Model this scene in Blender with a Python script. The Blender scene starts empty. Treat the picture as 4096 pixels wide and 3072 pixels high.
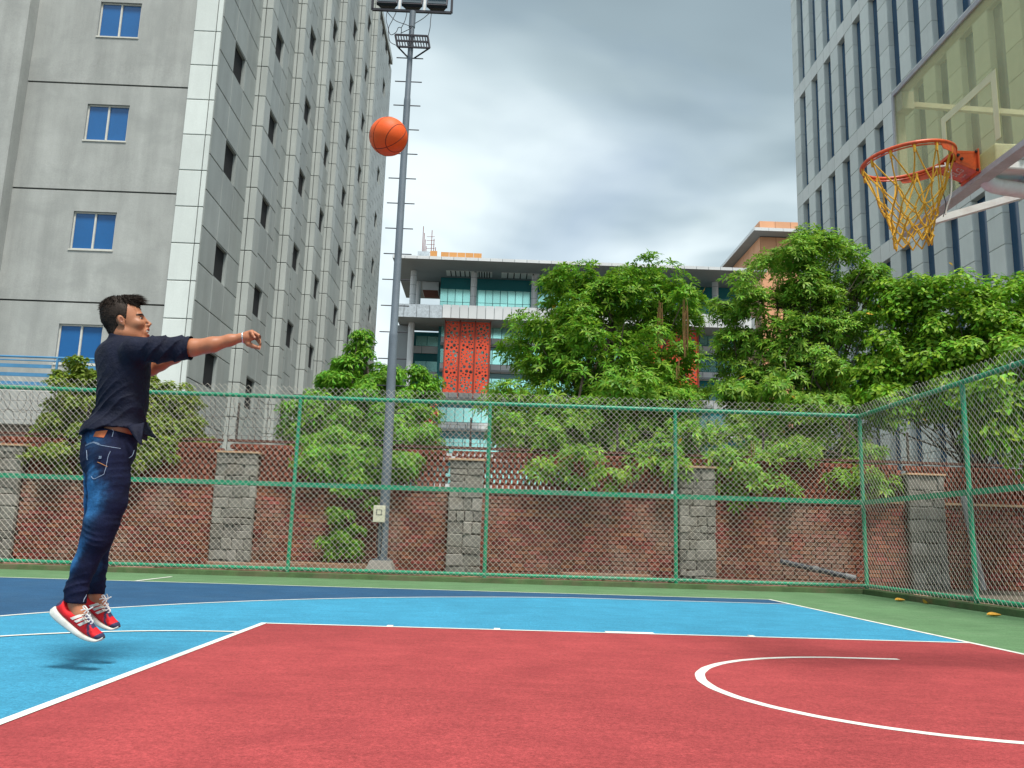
import bpy, bmesh, math, random
import numpy as np
from mathutils import Vector, Matrix
random.seed(7); np.random.seed(7)
rng = np.random.default_rng(11)
sc = bpy.context.scene
COL = sc.collection
# ------------------------------------------------------------------ camera
cam_d = bpy.data.cameras.new('camera'); cam = bpy.data.objects.new('camera', cam_d); COL.objects.link(cam)
cam_d.sensor_width = 36.0; cam_d.lens = 3381.36 / 4096 * 36.0; cam_d.clip_start = 0.05; cam_d.clip_end = 5000
CAM = Vector((-4.007, -4.637, 0.7237))
def cam_matrix(yaw, pitch, roll):
    return (Matrix.Rotation(yaw, 3, 'Z') @ Matrix.Rotation(pitch, 3, 'X') @ Matrix.Rotation(roll, 3, 'Y'))
_m = cam_matrix(-0.0228787, 0.1818525, -0.0304163)
_r, _f, _u = _m.col[0], _m.col[1], _m.col[2]
_mm = Matrix(((_r.x, _u.x, -_f.x), (_r.y, _u.y, -_f.y), (_r.z, _u.z, -_f.z))).to_4x4()
_mm.translation = CAM
cam.matrix_world = _mm
sc.camera = cam
# ------------------------------------------------------------------ light and sky
SUN_TO = Vector((0.20, -0.44, 1.0)).normalized()
sun_d = bpy.data.lights.new('sun', 'SUN'); sun_d.energy = 3.3; sun_d.angle = math.radians(14); sun_d.color = (1.0, 0.95, 0.88)
sun = bpy.data.objects.new('sun', sun_d); COL.objects.link(sun)
sun.rotation_euler = SUN_TO.to_track_quat('Z', 'Y').to_euler(); sun.location = (0, 0, 60)
world = bpy.data.worlds.new('World'); sc.world = world; world.use_nodes = True
wt = world.node_tree; wn = wt.nodes; wl = wt.links; wn.clear()
def N(tree, typ, **kw):
    n = tree.nodes.new(typ)
    for k, v in kw.items():
        if k == 'inp':
            for a, b in v.items(): n.inputs[a].default_value = b
        else: setattr(n, k, v)
    return n
def ramp(tree, fac, stops, interp='LINEAR'):
    r = tree.nodes.new('ShaderNodeValToRGB'); r.color_ramp.interpolation = interp
    el = r.color_ramp.elements
    while len(el) > 1: el.remove(el[-1])
    for i, (pos, c) in enumerate(stops):
        e = el[0] if i == 0 else el.new(pos)
        e.position = pos
        e.color = (c, c, c, 1) if not hasattr(c, '__len__') else tuple(c) + (1,)
    tree.links.new(fac, r.inputs[0]); return r
sky = N(wt, 'ShaderNodeTexSky', sky_type='NISHITA', sun_disc=False)
sky.sun_elevation = math.asin(SUN_TO.z); sky.sun_rotation = math.atan2(SUN_TO.x, SUN_TO.y)
sky.air_density = 1.0; sky.dust_density = 1.5; sky.ozone_density = 1.0
tc = N(wt, 'ShaderNodeTexCoord')
sep = N(wt, 'ShaderNodeSeparateXYZ'); wl.new(tc.outputs['Generated'], sep.inputs[0])
zc = N(wt, 'ShaderNodeMath', operation='MAXIMUM', inp={1: 0.0}); wl.new(sep.outputs[2], zc.inputs[0])
za = N(wt, 'ShaderNodeMath', operation='ADD', inp={1: 0.32}); wl.new(zc.outputs[0], za.inputs[0])
dv = N(wt, 'ShaderNodeVectorMath', operation='DIVIDE'); wl.new(tc.outputs['Generated'], dv.inputs[0])
cmb = N(wt, 'ShaderNodeCombineXYZ', inp={2: 1.0}); wl.new(za.outputs[0], cmb.inputs[0]); wl.new(za.outputs[0], cmb.inputs[1]); 
wl.new(cmb.outputs[0], dv.inputs[1])
mp = N(wt, 'ShaderNodeMapping', inp={'Location': (20.104, 5.8735, 0.0), 'Rotation': (0.0, 0.0, 5.0484), 'Scale': (0.9303, 0.9303, 0.0)})
wl.new(dv.outputs[0], mp.inputs[0])
n1 = N(wt, 'ShaderNodeTexNoise', inp={'Scale': 1.55, 'Detail': 7.0, 'Roughness': 0.52, 'Distortion': 0.5}); wl.new(mp.outputs[0], n1.inputs['Vector'])
n2 = N(wt, 'ShaderNodeTexNoise', inp={'Scale': 0.95, 'Detail': 5.0, 'Roughness': 0.5, 'Distortion': 0.3}); wl.new(mp.outputs[0], n2.inputs['Vector'])
cover = ramp(wt, n1.outputs['Fac'], [(0.22, 0.6), (0.45, 1.0)])
shade = ramp(wt, n2.outputs['Fac'], [(0.33, (0.20, 0.262, 0.300)), (0.41, (0.265, 0.345, 0.39)), (0.46, (0.42, 0.515, 0.56)), (0.515, (0.66, 0.755, 0.79)), (0.61, (0.82, 0.90, 0.94)), (0.74, (0.92, 0.96, 0.99))])
# cloud colour is multiplied up so that it sits with the physical sky at the same background strength
cm = N(wt, 'ShaderNodeMixRGB', blend_type='MULTIPLY', inp={'Fac': 1.0, 'Color2': (8.5, 8.5, 8.5, 1)}); wl.new(shade.outputs[0], cm.inputs['Color1'])
mx = N(wt, 'ShaderNodeMixRGB', inp={}); wl.new(cover.outputs[0], mx.inputs['Fac']); wl.new(sky.outputs[0], mx.inputs['Color1']); wl.new(cm.outputs[0], mx.inputs['Color2'])
bg = N(wt, 'ShaderNodeBackground', inp={'Strength': 0.1}); wl.new(mx.outputs[0], bg.inputs[0])
wo = N(wt, 'ShaderNodeOutputWorld'); wl.new(bg.outputs[0], wo.inputs[0])
vs = sc.view_settings; sc.display_settings.display_device = 'sRGB'
vs.view_transform = 'Standard'; vs.look = 'None'; vs.exposure = 0.68; vs.gamma = 1.0; vs.use_curve_mapping = False
sc.cycles.use_denoising = True; sc.cycles.max_bounces = 8; sc.cycles.transparent_max_bounces = 24
try: sc.cycles.denoiser = 'OPENIMAGEDENOISE'
except Exception: pass
# ------------------------------------------------------------------ materials
MATS = {}
def M(name, col, rough=0.7, var=0.12, scale=6.0, fine=0.0, fscale=80.0, bump=0.0, bscale=60.0, metal=0.0, isl=0.0, spec=0.3, hue=0.0, streak=0.0, attr=None, coat=0.0, dirt=None, dirt_scale=1.2, dirt_amt=0.5, trans=0.0, bdist=0.01):
    """procedural material: base colour, broad mottling, fine grain, per-piece variation, relief"""
    if name in MATS: return MATS[name]
    m = bpy.data.materials.new(name); m.use_nodes = True; t = m.node_tree; L = t.links
    b = t.nodes['Principled BSDF']
    b.inputs['Roughness'].default_value = rough; b.inputs['Metallic'].default_value = metal
    b.inputs['Specular IOR Level'].default_value = spec; b.inputs['Coat Weight'].default_value = coat
    tcd = N(t, 'ShaderNodeTexCoord'); geo = N(t, 'ShaderNodeNewGeometry')
    if attr:
        a = N(t, 'ShaderNodeAttribute', attribute_name=attr); cur = a.outputs['Color']
    else:
        r = N(t, 'ShaderNodeRGB'); r.outputs[0].default_value = tuple(col) + (1,); cur = r.outputs[0]
    def scaled(cur, valsock):
        v = N(t, 'ShaderNodeVectorMath', operation='SCALE'); L.new(cur, v.inputs[0]); L.new(valsock, v.inputs['Scale']); return v.outputs[0]
    def noise(sc_, det=4.0, vec=None, dist=0.0):
        n = N(t, 'ShaderNodeTexNoise', inp={'Scale': sc_, 'Detail': det, 'Roughness': 0.6, 'Distortion': dist}); L.new(vec or geo.outputs['Position'], n.inputs['Vector']); return n.outputs['Fac']
    def remap(s, lo, hi):
        r = N(t, 'ShaderNodeMapRange', inp={'From Min': 0.28, 'From Max': 0.72, 'To Min': lo, 'To Max': hi}); L.new(s, r.inputs[0]); return r.outputs[0]
    if var: cur = scaled(cur, remap(noise(scale, 5.0, None, 0.4), 1 - var, 1 + var))
    if fine: cur = scaled(cur, remap(noise(fscale, 2.0), 1 - fine, 1 + fine))
    if streak:
        mpn = N(t, 'ShaderNodeMapping', inp={'Scale': (1.3, 1.3, 0.09)}); L.new(geo.outputs['Position'], mpn.inputs[0])
        cur = scaled(cur, remap(noise(1.6, 6.0, mpn.outputs[0]), 1 - streak, 1 + streak * 0.4))
    if isl or hue:
        oi = N(t, 'ShaderNodeObjectInfo'); ad = N(t, 'ShaderNodeMath', operation='ADD'); L.new(oi.outputs['Random'], ad.inputs[0]); L.new(geo.outputs['Random Per Island'], ad.inputs[1])
        fr = N(t, 'ShaderNodeMath', operation='FRACT'); L.new(ad.outputs[0], fr.inputs[0])
        mr = N(t, 'ShaderNodeMapRange', inp={'To Min': 1 - isl, 'To Max': 1 + isl}); L.new(fr.outputs[0], mr.inputs[0]); cur = scaled(cur, mr.outputs[0])
        if hue:
            m7 = N(t, 'ShaderNodeMath', operation='MULTIPLY', inp={1: 7.31}); L.new(fr.outputs[0], m7.inputs[0]); f7 = N(t, 'ShaderNodeMath', operation='FRACT'); L.new(m7.outputs[0], f7.inputs[0])
            mh = N(t, 'ShaderNodeMapRange', inp={'To Min': 0.5 - hue, 'To Max': 0.5 + hue}); L.new(f7.outputs[0], mh.inputs[0])
            hs = N(t, 'ShaderNodeHueSaturation'); L.new(cur, hs.inputs['Color']); L.new(mh.outputs[0], hs.inputs['Hue']); cur = hs.outputs[0]
    if dirt:
        rr = ramp(t, noise(dirt_scale, 8.0, None, 0.8), [(0.48, 0.0), (0.66, dirt_amt)])
        mxx = N(t, 'ShaderNodeMixRGB', inp={'Color2': tuple(dirt) + (1,)}); L.new(rr.outputs[0], mxx.inputs['Fac']); L.new(cur, mxx.inputs['Color1']); cur = mxx.outputs[0]
    L.new(cur, b.inputs['Base Color'])
    if bump:
        bn = N(t, 'ShaderNodeBump', inp={'Strength': bump, 'Distance': bdist}); L.new(noise(bscale, 6.0), bn.inputs['Height']); L.new(bn.outputs[0], b.inputs['Normal'])
    if trans:
        tr = N(t, 'ShaderNodeBsdfTranslucent'); L.new(cur, tr.inputs[0]); ms = N(t, 'ShaderNodeMixShader', inp={'Fac': trans}); L.new(b.outputs[0], ms.inputs[1]); L.new(tr.outputs[0], ms.inputs[2])
        L.new(ms.outputs[0], t.nodes['Material Output'].inputs[0])
    MATS[name] = m; return m
# ------------------------------------------------------------------ mesh helpers
class MB:
    def __init__(s): s.v = []; s.f = []
    def add(s, vs_, fs_):
        o = len(s.v); s.v.extend(tuple(x) for x in vs_); s.f.extend(tuple(i + o for i in f) for f in fs_); return s
    def box(s, x0, x1, y0, y1, z0, z1):
        return s.add([(x0, y0, z0), (x1, y0, z0), (x1, y1, z0), (x0, y1, z0), (x0, y0, z1), (x1, y0, z1), (x1, y1, z1), (x0, y1, z1)],
              [(0, 3, 2, 1), (4, 5, 6, 7), (0, 1, 5, 4), (1, 2, 6, 5), (2, 3, 7, 6), (3, 0, 4, 7)])
    def tube(s, pts, r, n=8, cap=True):
        pts = [Vector(q) for q in pts]; rs = r if hasattr(r, '__len__') else [r] * len(pts)
        o = len(s.v); up = None
        for i, q in enumerate(pts):
            t = (pts[min(i + 1, len(pts) - 1)] - pts[max(i - 1, 0)])
            t = t.normalized() if t.length > 1e-9 else Vector((0, 0, 1))
            if up is None: up = t.orthogonal().normalized()
            up = (up - t * up.dot(t)); up = up.normalized() if up.length > 1e-6 else t.orthogonal().normalized()
            bi = t.cross(up)
            for k in range(n):
                a = 2 * math.pi * k / n + math.pi / n
                s.v.append(tuple(q + (up * math.cos(a) + bi * math.sin(a)) * rs[i]))
        for i in range(len(pts) - 1):
            for k in range(n):
                k2 = (k + 1) % n
                s.f.append((o + i * n + k, o + i * n + k2, o + (i + 1) * n + k2, o + (i + 1) * n + k))
        if cap:
            s.f.append(tuple(o + k for k in range(n))[::-1]); s.f.append(tuple(o + (len(pts) - 1) * n + k for k in range(n)))
        return s
    def lathe(s, prof, n=24, c=(0, 0, 0)):
        o = len(s.v)
        for (r, z) in prof:
            for k in range(n):
                a = 2 * math.pi * k / n; s.v.append((c[0] + r * math.cos(a), c[1] + r * math.sin(a), c[2] + z))
        for i in range(len(prof) - 1):
            for k in range(n):
                k2 = (k + 1) % n; s.f.append((o + i * n + k, o + i * n + k2, o + (i + 1) * n + k2, o + (i + 1) * n + k))
        s.f.append(tuple(o + k for k in range(n))[::-1]); s.f.append(tuple(o + (len(prof) - 1) * n + k for k in range(n)))
        return s
    def bar(s, a, b, w, h):
        """rectangular bar from a to b"""
        a = Vector(a); b = Vector(b); t = (b - a).normalized()
        up = Vector((0, 0, 1)) if abs(t.z) < 0.95 else Vector((0, 1, 0))
        x = t.cross(up).normalized(); y = x.cross(t)
        q = [a - x * w / 2 - y * h / 2, a + x * w / 2 - y * h / 2, a + x * w / 2 + y * h / 2, a - x * w / 2 + y * h / 2]
        q += [p + (b - a) for p in q]
        return s.add(q, [(0, 3, 2, 1), (4, 5, 6, 7), (0, 1, 5, 4), (1, 2, 6, 5), (2, 3, 7, 6), (3, 0, 4, 7)])
    def mesh(s, name, mat=None, smooth=False):
        me = bpy.data.meshes.new(name); me.from_pydata(s.v, [], s.f); 
        if mat: me.materials.append(mat)
        me.polygons.foreach_set('use_smooth', [bool(smooth)] * len(me.polygons))
        me.update(); return me
    def build(s, name, mat=None, parent=None, smooth=False, bevel=0.0, **props):
        o = bpy.data.objects.new(name, s.mesh(name, mat, smooth)); COL.objects.link(o)
        if parent: o.parent = parent
        if bevel:
            bv = o.modifiers.new('bevel', 'BEVEL'); bv.width = bevel; bv.segments = 2; bv.limit_method = 'ANGLE'
        if smooth:
            try: o.data.set_sharp_from_angle(angle=math.radians(40))
            except Exception: pass
        for k, v in props.items(): o[k] = v
        return o
def npmesh(name, V, F, mat=None, parent=None, smooth=False, kind=None):
    """V (n,3), F (m,k) arrays -> object"""
    me = bpy.data.meshes.new(name); V = np.asarray(V, np.float32); F = np.asarray(F, np.int32)
    me.vertices.add(len(V)); me.vertices.foreach_set('co', V.ravel())
    k = F.shape[1]; me.loops.add(F.size); me.loops.foreach_set('vertex_index', F.ravel())
    me.polygons.add(len(F)); me.polygons.foreach_set('loop_start', np.arange(0, F.size, k, dtype=np.int32)); me.polygons.foreach_set('loop_total', np.full(len(F), k, np.int32))
    me.polygons.foreach_set('use_smooth', np.full(len(F), bool(smooth)))
    me.update(calc_edges=True)
    if mat: me.materials.append(mat)
    o = bpy.data.objects.new(name, me); COL.objects.link(o)
    if parent: o.parent = parent
    if kind: o['kind'] = kind
    return o
def tag(o, label=None, cat=None, group=None, kind=None):
    if label: o['label'] = label
    if cat: o['category'] = cat
    if group: o['group'] = group
    if kind: o['kind'] = kind
    return o
def empty(name, loc=(0, 0, 0), label=None, cat=None, group=None, kind=None):
    e = bpy.data.objects.new(name, None); COL.objects.link(e); e.location = loc; e.empty_display_size = 0.2
    return tag(e, label, cat, group, kind)
def link(name, me, parent=None, loc=(0, 0, 0), rot=None, scale=None):
    o = bpy.data.objects.new(name, me); COL.objects.link(o)
    if parent: o.parent = parent
    o.location = loc
    if rot is not None: o.rotation_euler = rot
    if scale is not None: o.scale = scale
    return o
def pieces(parent, name, me, mats4, limit=300, rest=None):
    """alike pieces: the `limit` nearest as objects that share one mesh, the others joined into one 'stuff' part.
    mats4: list of (loc, scale, rotz) in the parent's frame"""
    base = parent.matrix_world.translation if False else parent.location
    d = sorted(range(len(mats4)), key=lambda i: (Vector(mats4[i][0]) + base - CAM).length)
    for i in d[:limit]:
        loc, scl, rz = mats4[i]
        link(name, me, parent, loc, (0, 0, rz), scl)
    if len(d) > limit:
        n = len(me.vertices); co = np.empty(n * 3, np.float32); me.vertices.foreach_get('co', co); co = co.reshape(-1, 3)
        Vs = []; Fs = []; fl = [tuple(p.vertices) for p in me.polygons]; quads = np.array([f for f in fl if len(f) == 4])
        o = 0
        for i in d[limit:]:
            loc, scl, rz = mats4[i]; c, s_ = math.cos(rz), math.sin(rz)
            q = co * np.array(scl, np.float32); q = np.stack([q[:, 0] * c - q[:, 1] * s_, q[:, 0] * s_ + q[:, 1] * c, q[:, 2]], 1) + np.array(loc, np.float32)
            Vs.append(q); Fs.append(quads + o); o += n
        npmesh(rest or (name + '_courses'), np.concatenate(Vs), np.concatenate(Fs), me.materials[0] if me.materials else None, parent, kind='stuff')
def chamfer_box(mat, name='piece', c=0.06):
    """unit box (-.5...5) with the outer -Y face pillowed: 10 quads"""
    a = 0.5; b = 0.5 - c
    v = [(-a, .5, -a), (a, .5, -a), (a, .5, a), (-a, .5, a), (-a, -.35, -a), (a, -.35, -a), (a, -.35, a), (-a, -.35, a), (-b, -.5, -b), (b, -.5, -b), (b, -.5, b), (-b, -.5, b)]
    f = [(0, 1, 5, 4), (1, 2, 6, 5), (2, 3, 7, 6), (3, 0, 4, 7), (4, 5, 9, 8), (5, 6, 10, 9), (6, 7, 11, 10), (7, 4, 8, 11), (8, 9, 10, 11), (3, 2, 1, 0)]
    me = bpy.data.meshes.new(name); me.from_pydata(v, [], [tuple(q) for q in f]); me.materials.append(mat); me.update(); return me
# ================================================================== ground and court
m_ground = M('earth', (0.10, 0.085, 0.065), 0.95, 0.3, 1.5, 0.25, 40, 0.5, 20)
g = MB().add([(-600, -300, -0.03), (600, -300, -0.03), (600, 900, -0.03), (-600, 900, -0.03)], [(0, 1, 2, 3)]).build('ground', m_ground); tag(g, kind='structure')
def court_mat(name, col, blot, dirt):
    """acrylic court paint: broad fading, roller blotches, sand grain, pale scuffs and dark rubber marks"""
    m = bpy.data.materials.new(name); m.use_nodes = True; tr = m.node_tree; L = tr.links; b = tr.nodes['Principled BSDF']; b.inputs['Roughness'].default_value = 0.85; b.inputs['Specular IOR Level'].default_value = 0.15
    geo = N(tr, 'ShaderNodeNewGeometry'); r = N(tr, 'ShaderNodeRGB'); r.outputs[0].default_value = tuple(col) + (1,); cur = r.outputs[0]
    def ns(scale, det, stretch=None):
        v = geo.outputs['Position']
        if stretch: mp_ = N(tr, 'ShaderNodeMapping', inp={'Scale': stretch}); L.new(v, mp_.inputs[0]); v = mp_.outputs[0]
        n = N(tr, 'ShaderNodeTexNoise', inp={'Scale': scale, 'Detail': det, 'Roughness': 0.65}); L.new(v, n.inputs['Vector']); return n.outputs['Fac']
    for (scale, det, amt, st) in ((0.45, 4, blot, None), (2.6, 5, 0.09, None), (9.0, 4, 0.09, (0.35, 1, 1)), (38.0, 3, 0.17, None), (120.0, 2, 0.26, None)):
        mr = N(tr, 'ShaderNodeMapRange', inp={'From Min': 0.3, 'From Max': 0.7, 'To Min': 1 - amt, 'To Max': 1 + amt}); L.new(ns(scale, det, st), mr.inputs[0])
        sc_ = N(tr, 'ShaderNodeVectorMath', operation='SCALE'); L.new(cur, sc_.inputs[0]); L.new(mr.outputs[0], sc_.inputs['Scale']); cur = sc_.outputs[0]
    for (scale, lo, hi, amt, c2, st) in ((1.7, .50, .68, .40, dirt, None), (6.0, .68, .76, .30, tuple(min(1, c * 1.35 + .05) for c in col), (1, .25, 1)), (3.1, .66, .78, .35, tuple(c * .55 for c in col), None), (26.0, .735, .77, .55, (.6, .58, .55), None)):
        rp2 = ramp(tr, ns(scale, 6, st), [(lo, 0.0), (hi, amt)]); mx_ = N(tr, 'ShaderNodeMixRGB', inp={'Color2': tuple(c2) + (1,)}); L.new(rp2.outputs[0], mx_.inputs['Fac']); L.new(cur, mx_.inputs['Color1']); cur = mx_.outputs[0]
    L.new(cur, b.inputs['Base Color']); bn = N(tr, 'ShaderNodeBump', inp={'Strength': 0.5, 'Distance': 0.004}); L.new(ns(150.0, 3), bn.inputs['Height']); L.new(bn.outputs[0], b.inputs['Normal']); MATS[name] = m; return m
m_cg = court_mat('court_green_paint', (0.095, 0.185, 0.088), 0.16, (0.14, 0.225, 0.125))
m_cd = court_mat('court_dark_blue_paint', (0.022, 0.075, 0.155), 0.14, (0.04, 0.097, 0.17))
m_cl = court_mat('court_light_blue_paint', (0.042, 0.235, 0.37), 0.09, (0.036, 0.195, 0.31))
m_cr = court_mat('court_red_paint', (0.30, 0.050, 0.052), 0.13, (0.24, 0.036, 0.042))
m_ln = M('court_white_line_paint', (0.66, 0.67, 0.62), 0.7, 0.06, 3.0, 0.08, 200, 0.2, 300, dirt=(0.48, 0.46, 0.42), dirt_scale=7.0, dirt_amt=0.6)
def sheet(poly, z): return MB().add([(x, y, z) for x, y in poly], [tuple(range(len(poly)))])
court = sheet([(-30, -9.5), (2.30, -9.5), (2.30, 9.72), (-30, 9.72)], 0.0).build('court', m_cg); tag(court, kind='structure')
sheet([(-28, -7.5), (0, -7.5), (0, 7.5), (-28, 7.5)], 0.0015).build('outer_field', m_cd, court)
# three point area: straight sides 6.6 m from the axis, arc of 6.75 m about the ring
RC = (-1.575, 0.0); R3 = 6.725
xs = RC[0] - math.sqrt(R3 ** 2 - 6.6 ** 2)
a0 = math.atan2(6.6, xs - RC[0])
arc3 = [(RC[0] + R3 * math.cos(a), R3 * math.sin(a)) for a in np.linspace(a0, 2 * math.pi - a0, 90)]
poly3 = [(0, 6.6)] + arc3 + [(0, -6.6)]
sheet(poly3[::-1], 0.003).build('three_point_area', m_cl, court)
sheet([(-5.8, -2.45), (0, -2.45), (0, 2.45), (-5.8, 2.45)], 0.0045).build('key_area', m_cr, court)
def stripe(name, pts, w, z=0.006):
    P = [Vector((x, y, 0)) for x, y in pts]; v = []
    for i, q in enumerate(P):
        t = (P[min(i + 1, len(P) - 1)] - P[max(i - 1, 0)]).normalized(); n = Vector((-t.y, t.x, 0))
        jit = 0.0015 * math.sin(i * 1.7)
        v += [(q.x + n.x * (w / 2 + jit), q.y + n.y * (w / 2 + jit), z), (q.x - n.x * (w / 2 - jit), q.y - n.y * (w / 2 - jit), z)]
    f = [(2 * i, 2 * i + 1, 2 * i + 3, 2 * i + 2) for i in range(len(P) - 1)]
    return MB().add(v, f).build(name, m_ln, court)
LW = 0.05
stripe('sideline', [(-28, 7.475), (0.0, 7.475)], LW); stripe('sideline', [(-28, -7.475), (0.0, -7.475)], LW)
stripe('baseline', [(-0.025, -7.45), (-0.025, 7.45)], LW)
stripe('three_point_line', [(-0.05, 6.6)] + arc3 + [(-0.05, -6.6)], LW, 0.0065)
stripe('lane_line', [(-5.75, 2.425), (-0.05, 2.425)], LW, 0.0070); stripe('lane_line', [(-5.75, -2.425), (-0.05, -2.425)], LW, 0.0070)
stripe('free_throw_line', [(-5.775, -2.45), (-5.775, 2.45)], LW, 0.0075)
stripe('free_throw_arc', [(-5.8 - 1.775 * math.sin(a), 1.775 * math.cos(a)) for a in np.linspace(0.0, math.pi, 50)], LW, 0.0080)
stripe('no_charge_arc', [(-1.2, 1.25)] + [(-1.575 - 1.25 * math.sin(a), 1.25 * math.cos(a)) for a in np.linspace(0, math.pi, 60)] + [(-1.2, -1.25)], 0.055, 0.006)
stripe('bench_line', [(-8.85, 7.505), (-8.85, 8.85)], LW)
for sgn in (1, -1):
    for a, b in ((1.79, 1.84), (2.62, 3.02), (3.88, 3.93), (4.75, 4.80)):
        stripe('lane_mark', [(-b, sgn * 2.50), (-a, sgn * 2.50)], 0.10, 0.006)
# kerb painted like the court, red paving strip behind it
m_kerb = M('kerb_mossy_green_paint', (0.075, 0.125, 0.05), 0.85, 0.3, 3.0, 0.2, 60, 0.4, 50, dirt=(0.16, 0.12, 0.08), dirt_scale=1.6, dirt_amt=0.6)
m_pav = M('verge_red_stone', (0.27, 0.135, 0.095), 0.9, 0.3, 2.5, 0.2, 50, 0.5, 30, isl=0.25, hue=0.02, dirt=(0.25, 0.22, 0.18), dirt_scale=1.0, dirt_amt=0.6)
kb = MB().box(-30, 2.30, 9.72, 9.90, -0.02, 0.085).box(2.30, 2.50, -9.5, 9.90, -0.02, 0.087).build('kerb', m_kerb, bevel=0.012); tag(kb, kind='structure')
vg = MB().box(-30, 30, 10.08, 12.2, -0.02, 0.06).box(2.66, 30, -9.5, 10.06, -0.02, 0.062).build('verge', m_ground); tag(vg, kind='structure')
_slab = chamfer_box(m_pav, 'edge_stone')
x = -16.0
random.seed(3)
while x < 2.2:                       # uneven stone edging under the fence
    w = random.uniform(0.35, 0.8); h = random.uniform(0.10, 0.125)
    link('edge_stone', _slab, vg, (x + w / 2, 9.985, h / 2 - 0.02), (0, 0, 0), (w - 0.015, 0.16, h + 0.02)); x += w
y = 9.85
while y > 3.5:
    w = random.uniform(0.35, 0.8); h = random.uniform(0.10, 0.125)
    link('edge_stone', _slab, vg, (2.585, y - w / 2, h / 2 - 0.02), (0, 0, -math.pi / 2), (w - 0.015, 0.15, h + 0.02)); y -= w
# loose paving stones behind the fence
for (sx, sy, sw, sd, sh) in ((-10.2, 10.45, 0.5, 0.3, 0.12), (-8.0, 10.5, 1.7, 0.35, 0.14), (-6.9, 10.75, 1.6, 0.35, 0.17), (-1.9, 10.6, 1.6, 0.4, 0.13), (0.9, 10.5, 2.2, 0.4, 0.1)):
    link('edge_stone', _slab, vg, (sx, sy, 0.05 + sh / 2), (0, 0, random.uniform(-.04, .04)), (sw, sd, sh))
# ================================================================== chain link fences
m_green = M('fence_green_enamel', (0.008, 0.27, 0.135), 0.42, 0.18, 5.0, 0.1, 60, 0.15, 80, spec=0.45, dirt=(0.10, 0.22, 0.15), dirt_scale=4.0, dirt_amt=0.55)
m_wire = M('galvanised_wire', (0.50, 0.455, 0.395), 0.5, 0.15, 2.0, metal=0.1, spec=0.5)
def wire_net(length, z0, z1, r=0.0025, p=0.1, seed=0):
    """woven diamonds in the local XZ plane"""
    rg = np.random.default_rng(seed)
    nz = int((z1 - z0) / (p / 2)); zs = z0 + np.arange(nz + 1) * p / 2
    nw = int(length / (p / 2)); segV = []
    i = np.arange(nw)[:, None]; k = np.arange(nz + 1)[None, :]
    X = i * p / 2 + ((k + i) % 2) * p / 2 * 1.03
    Yv = np.where((k + i) % 2 == 0, 0.0035, -0.0035) + 0.010 * np.sin(X * 2.1 + 0.5) * np.sin(zs[None, :] * 2.2 + X * 0.7)
    Z = np.broadcast_to(zs[None, :], X.shape) + 0.004 * np.sin(X * 5.3 + zs[None, :] * 3.1)
    X = X + 0.006 * np.sin(zs[None, :] * 4.0 + X * 1.3)
    A = np.stack([X[:, :-1], Yv[:, :-1], Z[:, :-1]], -1).reshape(-1, 3); B = np.stack([X[:, 1:], Yv[:, 1:], Z[:, 1:]], -1).reshape(-1, 3)
    T = B - A; T /= np.linalg.norm(T, axis=1, keepdims=True); up = np.array([0, 1.0, 0]); U = np.cross(T, up); U /= np.linalg.norm(U, axis=1, keepdims=True); W = np.cross(U, T)
    n = len(A); V = np.empty((n, 8, 3))
    for j in range(4):
        a = 2 * math.pi * j / 4; o = r * (U * math.cos(a) + W * math.sin(a)); V[:, j] = A + o; V[:, j + 4] = B + o
    F = np.array([[0, 1, 5, 4], [1, 2, 6, 5], [2, 3, 7, 6], [3, 0, 4, 7]])[None] + (np.arange(n) * 8)[:, None, None]
    return V.reshape(-1, 3), F.reshape(-1, 4)
def fence(name, label, start, ang, length, posts, seed, midback=True):
    e = empty(name, start, label, 'fence'); e.rotation_euler = (0, 0, ang)
    s = -1
    for px in posts: MB().tube([(px, 0, 0.02), (px, 0, 3.02)], 0.033, 12).build('post', m_green, e, True)
    MB().tube([(0, 0, 3.02), (length, 0, 3.02)], 0.036, 12).build('top_rail', m_green, e, True)
    MB().tube([(0, 0, 0.135), (length, 0, 0.135)], 0.031, 12).build('bottom_rail', m_green, e, True)
    # angle section rail at mid height
    MB().box(0, length, -0.004, 0.004, 1.49, 1.565).box(0, length, 0.0045, 0.05, 1.49, 1.497).build('mid_rail', m_green, e)
    V, F = wire_net(length, 0.10, 3.24, seed=seed); V[:, 1] += -0.040 if midback else 0.040
    npmesh('chain_link_mesh', V, F, m_wire, e, kind='stuff')
    for i in range(int(length / 0.8)):
        x = 0.4 + i * 0.8; tb = MB()
        tb.tube([(x + 0.045 * 0 + 0.012 * math.cos(a) * 0, 0.043 * math.cos(a), 3.02 + 0.043 * math.sin(a)) for a in np.linspace(0, 6.28, 9)], 0.004, 4, False)
        tb.tube([(x, -0.043, 3.03), (x + 0.008, -0.05, 3.09)], 0.003, 4)
        tb.build('wire_tie', m_wire, e)
    return e
L_b = 2.40 + 20.2
fence('chain_link_fence', 'long green pipe fence with wire mesh across the back of the court', (-20.2, 9.80, 0), 0.0, L_b, [L_b, L_b - 3.23, L_b - 6.44, L_b - 9.70, L_b - 12.95, L_b - 16.2, L_b - 19.4], 1)
fence('chain_link_fence', 'green pipe fence with wire mesh along the baseline end of the court', (2.40, 9.80, 0), -math.pi / 2, 17.0, [3.25, 6.5, 9.75, 13.0, 16.2], 2)
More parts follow.
